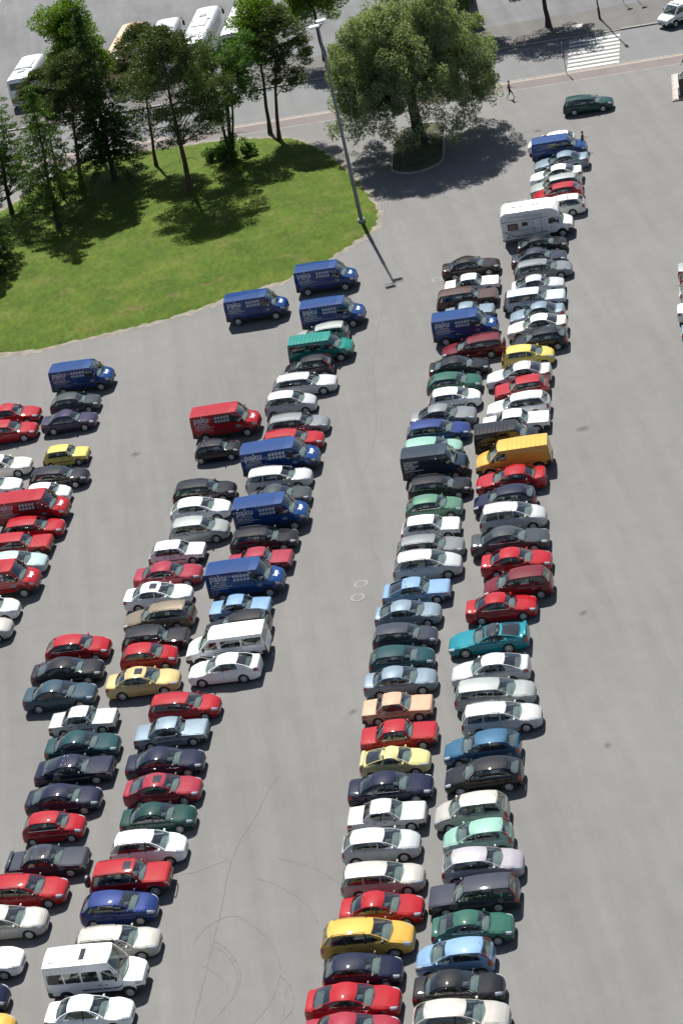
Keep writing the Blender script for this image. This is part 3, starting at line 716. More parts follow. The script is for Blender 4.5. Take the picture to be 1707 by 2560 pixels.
 ('outer', 'sedan', 'white', 'R', -23.67, 97.16, -0.22, [], 1.0),
 ('outer', 'hatch', 'navy', 'R', -24.24, 94.44, -0.22, [], 1.0),
 ('outer', 'hatch_small', 'gold', 'R', -23.63, 91.86, -0.22, [], 1.0),
 ('corner', 'van', 'blue', 'R', -16.92, 165.35, -0.22, ['paku'], 0.946),
 ('corner', 'hatch', 'darkgrey', 'R', -17.64, 161.67, -0.22, [], 0.912),
 ('corner', 'sedan', 'violet', 'R', -18.15, 158.82, -0.22, [], 0.909),
 ('corner', 'hatch_boxy', 'lemon', 'R', -18.45, 153.23, -0.22, [], 0.846),
 ('corner', 'estate', 'black', 'R', -19.0, 149.96, -0.22, [], 0.937),
 ('corner', 'hatch_small', 'white', 'R', -19.89, 147.74, -0.22, [], 0.898),
 ('corner', 'van', 'red', 'R', -20.84, 145.46, -0.22, ['paku'], 1.0),
 ('corner', 'estate', 'red', 'R', -20.86, 143.13, -0.22, [], 0.927),
 ('corner', 'estate_boxy', 'red', 'R', -21.92, 141.22, -0.22, [], 1.0),
 ('corner', 'hatch', 'palecyan', 'R', -22.05, 138.66, -0.22, [], 1.0),
 ('corner', 'van', 'red', 'R', -22.95, 136.31, -0.22, ['paku'], 1.0),
 ('corner', 'hatch', 'white', 'R', -23.93, 133.37, -0.22, [], 1.0),
 ('corner', 'hatch', 'champagne', 'R', -24.38, 131.12, -0.22, [], 1.0),
 ('fringe', 'sedan', 'red', 'R', -22.68, 162.27, -0.22, [], 1.0),
 ('fringe', 'estate', 'red', 'R', -22.92, 159.56, -0.22, [], 1.0),
 ('fringe', 'sedan', 'cream', 'R', -23.35, 153.88, -0.22, [], 1.0),
 ('fringe', 'sedan', 'white', 'R', -24.07, 150.94, -0.22, [], 1.0),
 ('edge', 'sedan', 'greysilver', 'R', 30.96, 158.43, -0.22, [], 1.0),
 ('edge', 'hatch', 'maroon', 'R', 30.42, 156.6, -0.22, [], 1.0),
 ('edge', 'estate', 'cream', 'R', 30.17, 154.63, -0.22, [], 1.0),
 ('edge', 'liftback', 'white', 'R', 29.26, 151.53, -0.22, [], 1.0),
 ('edge', 'sedan', 'paleblue', 'R', 28.71, 148.18, -0.22, [], 1.0),
 ('street', 'estate', 'darkgreen', 'R', 30.11, 197.82, -0.273, [], 0.973),
]
# ================================================================ vehicles
def pl(pts, x): return float(np.interp(x, [p[0] for p in pts], [p[1] for p in pts]))
US = [-1, -.94, -.62, -.31, 0, .31, .62, .94, 1]
class Shape:
    """body shape of one vehicle type; d = metres behind the front bumper"""
    def __init__(s, t):
        s.__dict__.update(t)
        s.boxy = t.get('boxy', 0); s.van = t.get('van', 0); s.zs = t.get('zs', .21)
        s.half = s.W/2; s.fa = s.fo; s.ra = s.fo + s.wb; s.R = s.wr + .055
        if s.van: s.rf, s.cf, s.rr, s.cr = .95, .20, .12, .03
        elif s.boxy: s.rf, s.cf, s.rr, s.cr = .45, .085, .40, .06
        else: s.rf, s.cf, s.rr, s.cr = .95, .25, .65, .17
        s.yb = .972 if s.van else (.90 if s.boxy else .875)
        s.yt = t.get('yt', .865 if s.van else (.735 if s.boxy else .70)) * s.half
        s.yt *= t.get('ytk', 1); s.cf *= t.get('cfk', 1)
        s.crown = .05
        s.dm = s.dw*.45 + s.dr*.55; s.rl = (s.dr - s.dw)/2
    def w(s, d):
        k = 1.0
        if d < s.rf: k -= s.cf*((s.rf-d)/s.rf)**2.6
        if d > s.L-s.rr: k -= s.cr*((d-s.L+s.rr)/s.rr)**2.6
        e = .10 if s.van else (.05 if s.boxy else .15)
        if d < .18: k -= e*((.18-d)/.18)**2
        if d > s.L-.14: k -= e*.5*((d-s.L+.14)/.14)**2
        return s.half*k
    def zt(s, d):
        if d <= s.dc: return pl(s.hood, d)
        if d >= s.db: return pl(s.deck, d)
        return s.hood[-1][1] + (s.deck[0][1]-s.hood[-1][1])*(d-s.dc)/(s.db-s.dc)
    def zb(s, d):
        for a in (s.fa, s.ra):
            if abs(d-a) < s.R: return s.wr + math.sqrt(max(0, s.R**2-(d-a)**2))
        b = s.zs
        if d < .25: b += .05*(.25-d)/.25
        if d > s.L-.4: b += .07*(d-s.L+.4)/.4
        return b
    def fy(s, z):
        if s.van: return float(np.interp(z, [s.zs, s.zs+.2, .9, 1.3], [.955, .985, 1.0, .99]))
        return float(np.interp(z, [s.zs, s.zs+.18, s.zs+.40, s.zs+.62, s.zs+.80], [.94, .985, 1.0, .985, .965]))
    def sec(s, d):
        w = s.w(d); zt, zb = s.zt(d), s.zb(d); h = zt-zb
        cr = .04*min(1, d/.5)*min(1, max(0, (s.L-d))/.3) if not s.van else .05*min(1, d/.5)
        y2, y3 = (.86, .965) if (s.boxy or s.van) else (.77, .915)
        z3 = zt - (.03 if s.boxy else .05)*h
        P = [(0, zt+cr), (.42*w, zt+.85*cr), (y2*w, zt+.25*cr), (y3*w, z3)]
        for fr in (.2, .5, .8, 1.0):
            z = zt-fr*h; P.append((w*s.fy(z)*(1.0 if fr > .2 else .985), z))
        return P
    def surf(s, d, t):
        P = s.sec(d); i = min(6, int(t)); f = t-i
        return np.array([s.L/2-d, P[i][0]*(1-f)+P[i+1][0]*f, P[i][1]*(1-f)+P[i+1][1]*f])
    def patch(s, g, d0, d1, t0, t1, nd, ntt, off, side, m=0):
        rows = []
        for i in range(nd+1):
            d = d0+(d1-d0)*i/nd; r = []
            for j in range(ntt+1):
                t = t0+(t1-t0)*j/ntt
                p = s.surf(d, t); e = .01
                a = s.surf(min(s.L, d+e), t)-s.surf(max(0, d-e), t); b = s.surf(d, min(7, t+.02))-s.surf(d, max(0, t-.02))
                n = np.cross(b, a); n /= np.linalg.norm(n)+1e-9
                if n[1] < 0 and abs(n[1]) > .05: n = -n
                p = p+n*off; p[1] *= side; r.append(p)
            rows.append(r)
        g.grid(rows, m, flip=side < 0)
    # ---- greenhouse
    def ytop(s, d): return s.yt*(1-.05*((d-s.dm)/s.rl)**2)
    def ze(s, d):
        q = (d-s.dm)/s.rl
        return s.H-s.crown-(.025 if s.van else (.05 if s.boxy else .075))*q*q
    def belt(s, d): return s.zt(min(max(d, s.dc), s.db))-.02
    def side_pt(s, dbm, dtp, v):
        a = np.array([s.L/2-dbm, s.yb*s.w(dbm), s.belt(dbm)]); b = np.array([s.L/2-dtp, s.ytop(dtp), s.ze(dtp)])
        p = a+(b-a)*v; p[1] += (.035 if not s.van else .045)*4*v*(1-v)*.7
        return p
    def front_pt(s, u, v, rear=False):
        k = 1-u*u
        if not rear:
            b0, b1, D0, D1 = (-(.10 if s.boxy else .20), -(.05 if s.boxy else .09), s.dc, s.dw)
        else:
            b0, b1, D0, D1 = ((.03, .02, s.db, s.dr) if (s.van or s.boxy) else (.10, .08, s.db, s.dr))
        da = D0+b0*k; dz = s.zt(min(max(da, 0), s.L))+.035*k*(0 if rear and s.van else 1)-.015
        a = np.array([s.L/2-da, u*s.yb*s.w(D0), dz]); dt = D1+b1*k
        b = np.array([s.L/2-dt, u*s.ytop(D1), s.ze(D1)+s.crown*k])
        p = a+(b-a)*v
        bul = 4*v*(1-v)*(.03 if s.boxy else .05)*(.5 if (rear and s.van) else 1)
        p[2] += bul*.7; p[0] += (-1 if rear else 1)*bul*.5
        return p
    def roof_pt(s, d, u):
        k = 1-u*u; f = (d-s.dw)/(s.dr-s.dw)
        b1f = -(.05 if s.boxy else .09); b1r = .02 if (s.van or s.boxy) else .08
        dd = d+(b1f*(1-f)+b1r*f)*k
        return np.array([s.L/2-dd, u*s.ytop(d), s.ze(d)+s.crown*k])
    def side_y(s, d, z):
        zb = s.belt(d)
        if z < zb:
            P = s.sec(d)[3:]; zz = [p[1] for p in P][::-1]; yy = [p[0] for p in P][::-1]
            return float(np.interp(z, zz, yy))
        v = min(1, (z-zb)/(s.ze(d)-zb))
        return float(s.side_pt(d, d, v)[1])

def columns(s, key, var):
    """greenhouse side: list of (d_bottom, d_top) edges and the kind of each strip between them"""
    dc, dw, dr, db = s.dc, s.dw, s.dr, s.db
    if s.van:
        B = dc+1.18
        e = [(dc, dw), (dc+.20, dw+.10), (B-.06, B-.10)]; k = ['paint', 'win0', 'paint']
        if var in ('windows', 'minibus'):
            n = 2 if s.L < 5 else 3
            xs = np.linspace(B+.10, s.L-.16, n+1)
            for i in range(n):
                e += [(xs[i]+.04, xs[i]+.04), (xs[i+1]-.06, xs[i+1]-.06)]; k += ['win%d' % (i+1), 'paint']
        elif var == 'crew':
            e += [(B+.12, B+.12), (B+1.15, B+1.12)]; k += ['win1', 'paint']
        e += [(db, dr)]
        return e, k, B
    two = key in ('coupe', 'coupe_small', 'mini')
    B = dc+(1.42 if two else (1.02 if s.L < 3.9 else 1.10))
    e = [(dc, dw), (dc+.22, dw+.12), (B-.03, B-.06), (B+.05, B+.02)]; k = ['paint', 'win0', 'trim']
    if key.startswith('sedan'): e += [(db-.42, dr-.02)]; k += ['win1', 'paint']
    elif key.startswith('liftback'): e += [(db-.80, dr+.02)]; k += ['win1', 'paint']
    elif key in ('estate', 'estate_boxy', 'suv', 'mpv'):
        C = B+.98
        e += [(C-.05, C-.10), (C+.03, C-.02), (db-.17, dr-.10)]; k += ['win1', 'trim', 'win2', 'paint']
    elif key == 'coupe': e += [(db-.75, dr+.10)]; k += ['win2', 'paint']
    elif key == 'coupe_small': e = e[:3]+[(B+.22, B-.02), (db-.18, dr+.22)]; k = ['paint', 'win0', 'paint', 'win2', 'paint']
    elif key == 'mini': e += [(db-.14, dr-.06)]; k += ['win2', 'trim']
    else: e += [(db-.36, dr-.16)]; k += ['win1', 'paint']
    e += [(db, dr)]
    return e, k, B

def wheel_meshes(r, wd, style):
    g = G()
    g.lathe([(.0, -wd*.30), (r*.60, -wd*.30), (r*.66, -wd*.5), (r*.93, -wd*.5), (r*.985, -wd*.36), (r, 0), (r*.985, wd*.36), (r*.93, wd*.5), (r*.66, wd*.5), (r*.6, wd*.2), (0, wd*.2)], 22)
    ty = fix_normals(g.mesh('tyre', [RUBBER], 50))
    g = G(); y = -wd*.44      # outer face towards -y
    g.lathe([(r*.66, y+.02), (r*.65, y-.004), (r*.56, y-.004), (r*.54, y+.03)], 22)
    if style == 'alloy':
        n = 6
        for i in range(n):
            a = 2*math.pi*i/n
            c, sn = math.cos(a), math.sin(a); px, pz = -sn, c
            q = []
            for rr, hw in ((r*.08, .035), (r*.57, .026)):
                for yy in (y+.012, y+.05):
                    for sg in (-1, 1): q.append((rr*c+sg*hw*px, yy, rr*sn+sg*hw*pz))
            g.add(q, [(0, 1, 5, 4), (0, 4, 6, 2), (1, 3, 7, 5)])
        g.lathe([(r*.18, y+.05), (r*.17, y), (0, y-.004)], 10)
    else:
        g.lathe([(r*.56, y+.0), (r*.44, y-.012), (r*.42, y+.01)], 22)
        g.lathe([(r*.34, y+.01), (r*.32, y-.014), (0, y-.03)], 18)
        n = 8
        for i in range(n):
            a = 2*math.pi*(i+.5)/n; c, sn = math.cos(a), math.sin(a); px, pz = -sn, c
            g.add([(rr*c+sg*.03*px, y+.002, rr*sn+sg*.03*pz) for rr in (r*.32, r*.46) for sg in (-1, 1)], [(0, 1, 3, 2)])
    rm = fix_normals(g.mesh('rim', [ALLOY if style == 'alloy' else STEELW], 40))
    return ty, rm

TEXT_CACHE = {}
def text_geo(txt, size, bold=0.0):
    """outline of a word as flat triangles: list of verts (x, y) and faces"""
    k = (txt, size, bold)
    if k in TEXT_CACHE: return TEXT_CACHE[k]
    cu = bpy.data.curves.new('t', 'FONT'); cu.body = txt; cu.size = size; cu.offset = bold; cu.resolution_u = 2
    ob = bpy.data.objects.new('t', cu); COL.objects.link(ob)
    dg = bpy.context.evaluated_depsgraph_get()
    me = bpy.data.meshes.new_from_object(ob.evaluated_get(dg))
    V = [(v.co.x, v.co.y) for v in me.vertices]; F = [tuple(p.vertices) for p in me.polygons]
    bpy.data.objects.remove(ob); bpy.data.curves.remove(cu); bpy.data.meshes.remove(me)
    TEXT_CACHE[k] = (V, F)
    return V, F
def decal(s, g, V, F, d0, z0, side, off=.007, slope=0.):
    """lay flat shapes (x forward along the reading direction) onto the vehicle's side"""
    vs = []
    for x, z in V:
        d = d0-x if side < 0 else d0+x      # right side reads rear to front, left side front to rear
        zz = z0+z
        vs.append((s.L/2-d, side*(s.side_y(d, zz)+off), zz))
    g.add(vs, F)
def disc(cx, cz, r, n=14): 
    return [(cx, cz)]+[(cx+r*math.cos(2*math.pi*i/n), cz+r*math.sin(2*math.pi*i/n)) for i in range(n)], [(0, 1+i, 1+(i+1) % n) for i in range(n)]
def ringv(cx, cz, r0, r1, n=16):
    V = []
    for i in range(n):
        a = 2*math.pi*i/n
        V += [(cx+r0*math.cos(a), cz+r0*math.sin(a)), (cx+r1*math.cos(a), cz+r1*math.sin(a))]
    return V, [(2*i, 2*i+1, (2*i+3) % (2*n), (2*i+2) % (2*n)) for i in range(n)]
def rectv(x0, z0, x1, z1): return [(x0, z0), (x1, z0), (x1, z1), (x0, z1)], [(0, 1, 2, 3)]

def vary(t, v):
    """sister models of a body type: other screen rakes, roof lengths and nose shapes"""
    t = dict(t)
    if v == 0 or t.get('van'): return t
    a, b, c, h, y, cf = ((-.05, .05, .06, -.015, 1.03, 1.25), (.06, -.06, -.07, .02, .97, .65), (.02, .07, -.02, 0., 1.05, .9))[v-1]
    k = t['dc']; t['dc'] = k+a; t['dw'] += b; t['dr'] += c; t['H'] += h
    t['hood'] = [(x if x < .6 else k+a, z+(.02*(1 if v == 1 else -1) if .1 < x < .6 else 0)) for x, z in t['hood']]
    t['ytk'] = y; t['cfk'] = cf
    return t
def build_proto(key, var, ver=0):
    s = Shape(vary(TYPES[key], ver)); parts = []           # (name, mesh, parent index, location, painted)
    def put(name, me, par=-1, loc=(0, 0, 0), painted=False):
        parts.append((name, me, par, loc, painted)); return len(parts)-1
    e, kinds, B = columns(s, key, var)
    dA = s.dc+.05
    four = not (key in ('coupe', 'coupe_small', 'mini') or s.van)
    dC = min(s.ra-s.R-.03, B+.95) if four else None
    doors = [(dA, B)]+([(B, dC)] if four else [])
    if s.van:
        doors.append((B+.05, min(B+1.25, s.ra-s.R-.05)))
    dEnd = doors[-1][1]
    # ---------------- body shell
    st = {0, .015, .04, .08, .14, .22, .34, .5, s.L, s.L-.015, s.L-.04, s.L-.09, s.L-.16, s.L-.28, s.dc, s.db, .12, s.dc-.04}
    for a in (s.fa, s.ra):
        for q in range(0, 181, 15): st.add(a+s.R*.9999*math.cos(math.radians(q)))
        st.add(a-s.R*1.004); st.add(a+s.R*1.004)
    for a, b in doors: st.add(a); st.add(b)
    for i in range(1, 24): st.add(s.L*i/24)
    st |= set(p[0] for p in s.hood) | set(p[0] for p in s.deck)
    st = sorted(x for x in st if 0 <= x <= s.L); q = [st[0]]
    for x in st[1:]:
        if x-q[-1] > .0009: q.append(x)
    st = q
    secs = [s.sec(d) for d in st]
    g = G()
    old = s.boxy or ver == 3
    def in_door(m): return any(a < m < b for a, b in doors)
    for side in (1, -1):
        P = [[(s.L/2-d, side*y, z) for y, z in sc] for d, sc in zip(st, secs)]
        def skip(i, j):
            m = (st[i]+st[i+1])/2
            if s.dc < m < s.db and j <= 1: return True
            if .12 < m < s.dc-.04 and j <= 1 and not s.van: return True
            if in_door(m) and 3 <= j <= 5: return True
            return False
        low = (lambda i, j: 1 if (j >= 6 and (s.van or key in ('suv',))) else 0)
        g.grid(P, 0, skip, flip=side > 0, mfun=low)
    for idx in (0, -1):
        d = st[idx]; sc = secs[idx]
        vs = [(s.L/2-d, y, z) for y, z in sc]+[(s.L/2-d, -y, z) for y, z in sc[::-1][:-1]]
        g.add(vs, [tuple(range(len(vs)))] if idx == -1 else [tuple(range(len(vs)))[::-1]])
    # greenhouse frame
    cols = []; ck = []
    for i, kd in enumerate(kinds):
        n = 1 if kd == 'trim' else (2 if i == 0 else 4)
        for j in range(n):
            f = j/n; cols.append((e[i][0]*(1-f)+e[i+1][0]*f, e[i][1]*(1-f)+e[i+1][1]*f)); ck.append((kd, i))
    cols.append(e[-1])
    VS = [0, .10, .35, .65, .90, 1.0] if not s.van else ([0, .10, .32, .54, .74, 1.0] if key != 'minibus' else [0, .08, .27, .46, .62, 1.0])
    for side in (1, -1):
        P = [[s.side_pt(a, b, v)*np.array([1, side, 1]) for v in VS] for a, b in cols]
        g.grid(P, 0, skip=lambda i, j: ck[i][0].startswith('win') and 1 <= j <= 3, flip=side < 0,
               mfun=lambda i, j: 1 if (ck[i][0] == 'trim' and ver != 1) else 0)
    VW = [0, .05, .35, .65, .95, 1.0]
    P = [[s.front_pt(u, v) for v in VW] for u in US]
    g.grid(P, 0, skip=lambda i, j: 1 <= i <= 6 and 1 <= j <= 3, mfun=lambda i, j: 1 if j == 0 else 0)
    rear_glass = not (s.van and var in ('paku', 'lettered', 'panel'))
    VR = [0, .12, .38, .64, .90, 1.0]
    P = [[s.front_pt(u, v, True) for v in VR] for u in US]
    g.grid(P, 0, skip=lambda i, j: rear_glass and 1 <= i <= 6 and 1 <= j <= 3, flip=True)
    dts = [c[1] for c in cols]
    roofm = 2 if key == 'coupe' else 0
    P = [[s.roof_pt(d, u) for u in US] for d in dts]
    g.grid(P, roofm)
    body = put('body', g.mesh('body', [paint('white'), TRIM, mat('tinted_roof_glass', (.02, .022, .026), .06, coat=1)], 34), painted=True)
    # ---------------- windows
    def pane(name, P, par, m=DGLASS):
        gg = G(); gg.grid(P); return put(name, gg.mesh(name, [m], 60), par)
    # ---------------- doors
    door_idx = {}
    for side in (1, -1):
        for di, (a, b) in enumerate(doors):
            gg = G(); s.patch(gg, a+.008, b-.008, 3.03, 5.97, 6, 6, .002, side)
            di_ = put('sliding_door' if (s.van and di == 1) else 'door', gg.mesh('door', [paint('white')], 40), painted=True)
            door_idx[(side, di)] = di_
            gh = G(); hd = b-.22 if not (s.van and di == 1) else a+.14
            p = s.surf(hd, 3.75 if not s.van else 4.15)
            gh.box((p[0], side*(p[1]+.012), p[2]), (.085, .014, .016), ch=.006)
            put('handle', gh.mesh('handle', [paint('white') if not (old or s.van) else TRIM]), di_, painted=not (old or s.van))
            if key in ('sedan_boxy', 'hatch_boxy', 'estate_boxy', 'liftback_boxy', 'van', 'van_mid', 'minibus', 'hatch_small', 'suv'):
                gm = G(); s.patch(gm, a+.015, b-.015, 4.95, 5.25, 4, 1, .012, side)
                put('moulding', gm.mesh('moulding', [TRIM], 40), di_)
    for side in (1, -1):
        i0 = 0
        for i, kd in enumerate(kinds):
            if not kd.startswith('win'): continue
            cs = [c for c, k2 in zip(cols, ck) if k2[1] == i]+[e[i+1]]
            P = [[s.side_pt(a, b, v)*np.array([1, side, 1])-np.array([0, side*.012, 0]) for v in VS[1:5]] for a, b in cs]
            n = int(kd[3:]); par = door_idx.get((side, n), -1) if n < len(doors) else -1
            if s.van and n == 1 and var != 'crew' and var != 'windows' and var != 'minibus': par = -1
            pane('window', P if side > 0 else P[::-1], par)
            if (key in ('sedan', 'estate', 'liftback') and var == 'rails') or key == 'suv':
                pass
    P = [[s.front_pt(u, v)-np.array([.008, 0, .006]) for v in VW[1:5]] for u in US[1:-1]]
    pane('windscreen', P, -1, GLASS)
    if rear_glass:
        P = [[s.front_pt(u, v, True)+np.array([.008, 0, -.006]) for v in VR[1:5]] for u in US[1:-1]]
        pane('rear_window', P, -1, GLASS)
    # ---------------- bonnet
    if not s.van:
        gg = G(); rows = []
        for i in range(9):
            d = .13+(s.dc-.05-.13)*i/8; r = []
            for u in np.linspace(-1.97, 1.97, 11):
                p = s.surf(d, abs(u)); p[1] *= (1 if u > 0 else -1); p[2] += .003; r.append(p)
            rows.append(r)
        gg.grid(rows, flip=True)
        put('bonnet', gg.mesh('bonnet', [paint('white')], 40), painted=True)
    # ---------------- lights, grille, plates
    z0 = s.zt(.08)
    for side in (1, -1):
        gg = G()
        if s.boxy: s.patch(gg, .0, .13, 2.9, 4.1, 3, 3, .006, side)
        elif s.van: s.patch(gg, .03, .42, 2.75, 3.9, 4, 3, .008, side)
        else: s.patch(gg, .04, .40, 2.2, 3.95, 5, 4, .006, side)
        hl = put('headlight', gg.mesh('headlight', [LAMP], 60))
        if s.boxy or s.van:
            gi = G(); s.patch(gi, .14 if s.boxy else .20, .24 if s.boxy else .40, 3.2 if s.boxy else 4.0, 4.1 if s.boxy else 4.35, 2, 2, .007, side)
            put('indicator', gi.mesh('indicator', [AMBER], 60), hl)
        gg = G()
        if s.van:
            x = -s.L/2
            zz = [s.zs+.35, s.zs+.95]
            for a, b in ((s.L-.10, s.L-.005),):
                s.patch(gg, a, b, 3.1, 5.4, 2, 4, .006, side)
        elif key.startswith('sedan') or key == 'liftback': s.patch(gg, s.L-.30, s.L-.02, 2.75, 4.45, 4, 3, .006, side)
        else: s.patch(gg, s.L-.20, s.L-.012, 2.6, 4.9, 4, 4, .006, side)
        if key in ('estate_boxy',) or (key == 'hatch_small'):
            gg.tube([s.front_pt(.97*side, v, True) for v in (.05, .3, .55, .80)], [.05, .045, .04, .02], 6)
        put('tail_light', gg.mesh('tail_light', [TAIL], 60))
    gg = G(); zc = s.zb(0)+(s.zt(0)-s.zb(0))*.80; wg = s.w(0)*(.62 if not s.boxy else .70)
    gg.box((s.L/2-.012, 0, zc), (.02, wg, .055 if not s.van else .10), ch=.012)
    put('grille', gg.mesh('grille', [TRIM]))
    for name, x, z in (('number_plate', s.L/2+.010, s.zb(0)+.12), ('number_plate', -s.L/2-.008, s.zb(s.L)+(.22 if not s.van else .35))):
        gg = G(); gg.box((x, 0, z), (.006, .22, .055)); put(name, gg.mesh('number_plate', [PLATE]))
    if s.boxy or s.van:          # separate dark bumpers
        for nm, d0, d1 in (('front_bumper', .0, .42), ('rear_bumper', s.L-.30, s.L)):
            gg = G()
            for side in (1, -1):
                a1 = d1 if nm[0] == 'f' else d0
                lim = (s.fa-s.R-.01) if nm[0] == 'f' else (s.ra+s.R+.01)
                if nm[0] == 'f': s.patch(gg, .0, min(d1, lim), 5.0, 6.95, 5, 3, .018, side)
                else: s.patch(gg, max(d0, lim), s.L, 5.0, 6.95, 5, 3, .018, side)
            dd = 0 if nm[0] == 'f' else s.L; sg = 1 if nm[0] == 'f' else -1
            zl, zh = s.surf(dd, 6.95)[2], s.surf(dd, 5.0)[2]; ww = s.w(dd)
            gg.box((sg*(s.L/2+.008), 0, (zl+zh)/2), (.016, ww*.985, (zh-zl)/2), ch=.008)
            put(nm, gg.mesh(nm, [TRIM], 40))
    # ---------------- mirrors
    for side in (1, -1):
        p = s.side_pt(s.dc+.30, s.dc+.30, .10); gg = G()
        hz = .075 if not s.van else .15
        gg.box((p[0], side*(p[1]+.12), p[2]+hz), (.05, .095 if not s.van else .08, hz), ch=.022)
        gg.box((p[0], side*(p[1]+.02), p[2]+.02), (.025, .05, .02))
        put('mirror', gg.mesh('mirror', [paint('white') if not (old or s.van) else TRIM], 30), painted=not (old or s.van))
    # ---------------- wheels
    style = 'steel' if (s.boxy or s.van or key == 'hatch_small') and key != 'suv' else 'alloy'
    if ver == 1 and not s.van: style = 'steel' if style == 'alloy' else 'alloy'
    ty, rm = wheel_meshes(s.wr, .20 if not s.van else .22, style)
    for d in (s.fa, s.ra):
        for side in (-1, 1):
            wi = put('wheel', ty, -1, (s.L/2-d, side*(s.half-.125), s.wr)); put('rim', rm, wi, (0, 0, 0) if side < 0 else (0, 0, 0, 'flip'))
    # ---------------- cabin
    zf = s.zs+.16; base = 0.0 if not s.van else s.zs-.20+.25
    gg = G()
    gg.box((0, 0, s.zs+.06), (s.L/2-.22, s.half-.27, .08), 1)
    gg.box((s.L/2-(.05+s.dc)/2, 0, (s.zs+s.zt(.05)-.06)/2), ((s.dc-.05)/2, s.half*.66, (s.zt(.05)-.06-s.zs)/2), 1)
    x0, x1 = s.L/2-s.dc+.0, s.L/2-s.db
    for side in (1, -1):
        yy = side*s.half*.86; zt0, zt1 = s.belt(s.dc)-.03, s.belt(s.db)-.03
        gg.add([(x0, yy, s.zs), (x1, yy, s.zs), (x1, yy, zt1), (x0, yy, zt0)], [(0, 1, 2, 3)], 0)
    gg.add([(x0, -s.half*.86, zf), (x1, -s.half*.86, zf), (x1, s.half*.86, zf), (x0, s.half*.86, zf)], [(0, 1, 2, 3)], 0)
    gg.add([(x0, -s.half*.86, s.zs), (x0, s.half*.86, s.zs), (x0, s.half*.8, s.belt(s.dc)), (x0, -s.half*.8, s.belt(s.dc))], [(0, 1, 2, 3)], 1)
    if not s.van:      # boot floor or parcel shelf
        zsh = s.belt(s.db)-.06
        gg.box((s.L/2-(B+1.35+s.db)/2, 0, zsh), (max(.05, (s.db-B-1.35)/2), s.half*.78, .015), 0)
    if s.van and var in ('paku', 'lettered', 'panel', 'rack'):
        gg.add([(s.L/2-B-.2, -s.half*.9, zf), (s.L/2-B-.2, s.half*.9, zf), (s.L/2-B-.2, s.half*.8, s.H-.15), (s.L/2-B-.2, -s.half*.8, s.H-.15)], [(0, 1, 2, 3)], 1)
    put('cabin_floor', gg.mesh('cabin_floor', [CABIN, FLOORP]))
    gg = G(); zd = s.belt(s.dc)-.05
    gg.box((s.L/2-s.dc-.18, 0, zd-.10), (.26, s.half*.80, .11), ch=.04)
    gg.lathe([(.17, -.012), (.185, 0), (.17, .012)], 14, axis='x', c=(s.L/2-s.dc-.52, .36, zd-.02))
    put('dashboard', gg.mesh('dashboard', [DASHM], 40))
    zs_ = zf+.22 if not s.van else s.belt(s.dc)-.52
    rows_ = [(B-.42, [-.36, .36])]
    if not s.van and key not in ('coupe', 'coupe_small'): rows_.append((min(B+.52, s.dr-.62), [-.42, 0, .42]))
    if s.van and var in ('windows', 'minibus', 'crew'):
        for r in range(1 if var == 'crew' else (2 if s.L < 5 else 3)): rows_.append((B+.55+r*.95, [-.55, 0, .5]))
    for dz, ys in rows_:
        for yq in ys:
            gg = G(); X = s.L/2-dz
            gg.box((X+.05, yq, zs_), (.25, .22, .08), ch=.04)
            v0 = len(gg.v); gg.box((X-.26, yq, zs_+.32), (.06, .22, .30), ch=.04)
            for q in range(v0, len(gg.v)):
                x, y, z = gg.v[q]; gg.v[q] = (x-(z-zs_)*.22, y, z)
            gg.box((X-.42, yq, zs_+(.70 if dz < B else .64)), (.04, .12, .08), ch=.03)
            put('seat', gg.mesh('seat', [SEATG], 50))
    if ver == 2:           # bright line under the side windows
        last = e[-2][0]
        for side in (1, -1):
            gg = G(); gg.tube([s.side_pt(d, d if d > s.dw else s.dw+(d-s.dc)*.5, .07)*np.array([1, side, 1])+np.array([0, side*.008, 0]) for d in np.linspace(s.dc+.22, last, 7)], .013, 5)
            put('window_trim', gg.mesh('window_trim', [CHROME], 50))
    # ---------------- variant extras
    def rail(side):
        gg = G(); d0, d1 = s.dw+.22, s.dr-.12; pts = []
        for f in (0, .04, .12, .5, .88, .96, 1):
            d = d0+(d1-d0)*f; p = s.roof_pt(d, .93*side); pts.append((p[0], p[1], p[2]+(.0 if f in (0, 1) else .05)))
        gg.tube(pts, .016, 6); return gg
    if 'rails' in var or var == 'rails+sunroof':
        for side in (1, -1): put('roof_rail', rail(side).mesh('roof_rail', [TRIM], 50))
    if 'bars' in var:
        for d in (s.dw+.5, s.dw+1.35):
            gg = G(); pts = [s.roof_pt(d, u)+np.array([0, 0, h]) for u, h in ((-.97, 0), (-.97, .10), (0, .11), (.97, .10), (.97, 0))]
            gg.tube(pts, .018, 6); put('roof_bar', gg.mesh('roof_bar', [CHROME], 50))
    if 'rack' in var:
        gg = G()
        for d in np.linspace(s.dw+.35, s.dr-.15, 6):
            gg.tube([s.roof_pt(d, u)+np.array([0, 0, .09]) for u in (-.95, 0, .95)], .018, 6)
        for u in (-.95, -.32, .32, .95):
            gg.tube([s.roof_pt(d, u)+np.array([0, 0, .09]) for d in np.linspace(s.dw+.35, s.dr-.15, 5)], .018, 6)
        put('roof_rack', gg.mesh('roof_rack', [TRIM], 50))
    if 'sunroof' in var or var == 'minibus':
        gg = G(); a = s.dw+.16 if var != 'minibus' else s.dw+1.3
        gg.grid([[s.roof_pt(d, u)+np.array([0, 0, .008]) for u in np.linspace(-.52, .52, 5)] for d in np.linspace(a, a+.42, 4)])
        put('sunroof', gg.mesh('sunroof', [mat('tinted_roof_glass', (.02, .022, .026), .06, coat=1)], 60))
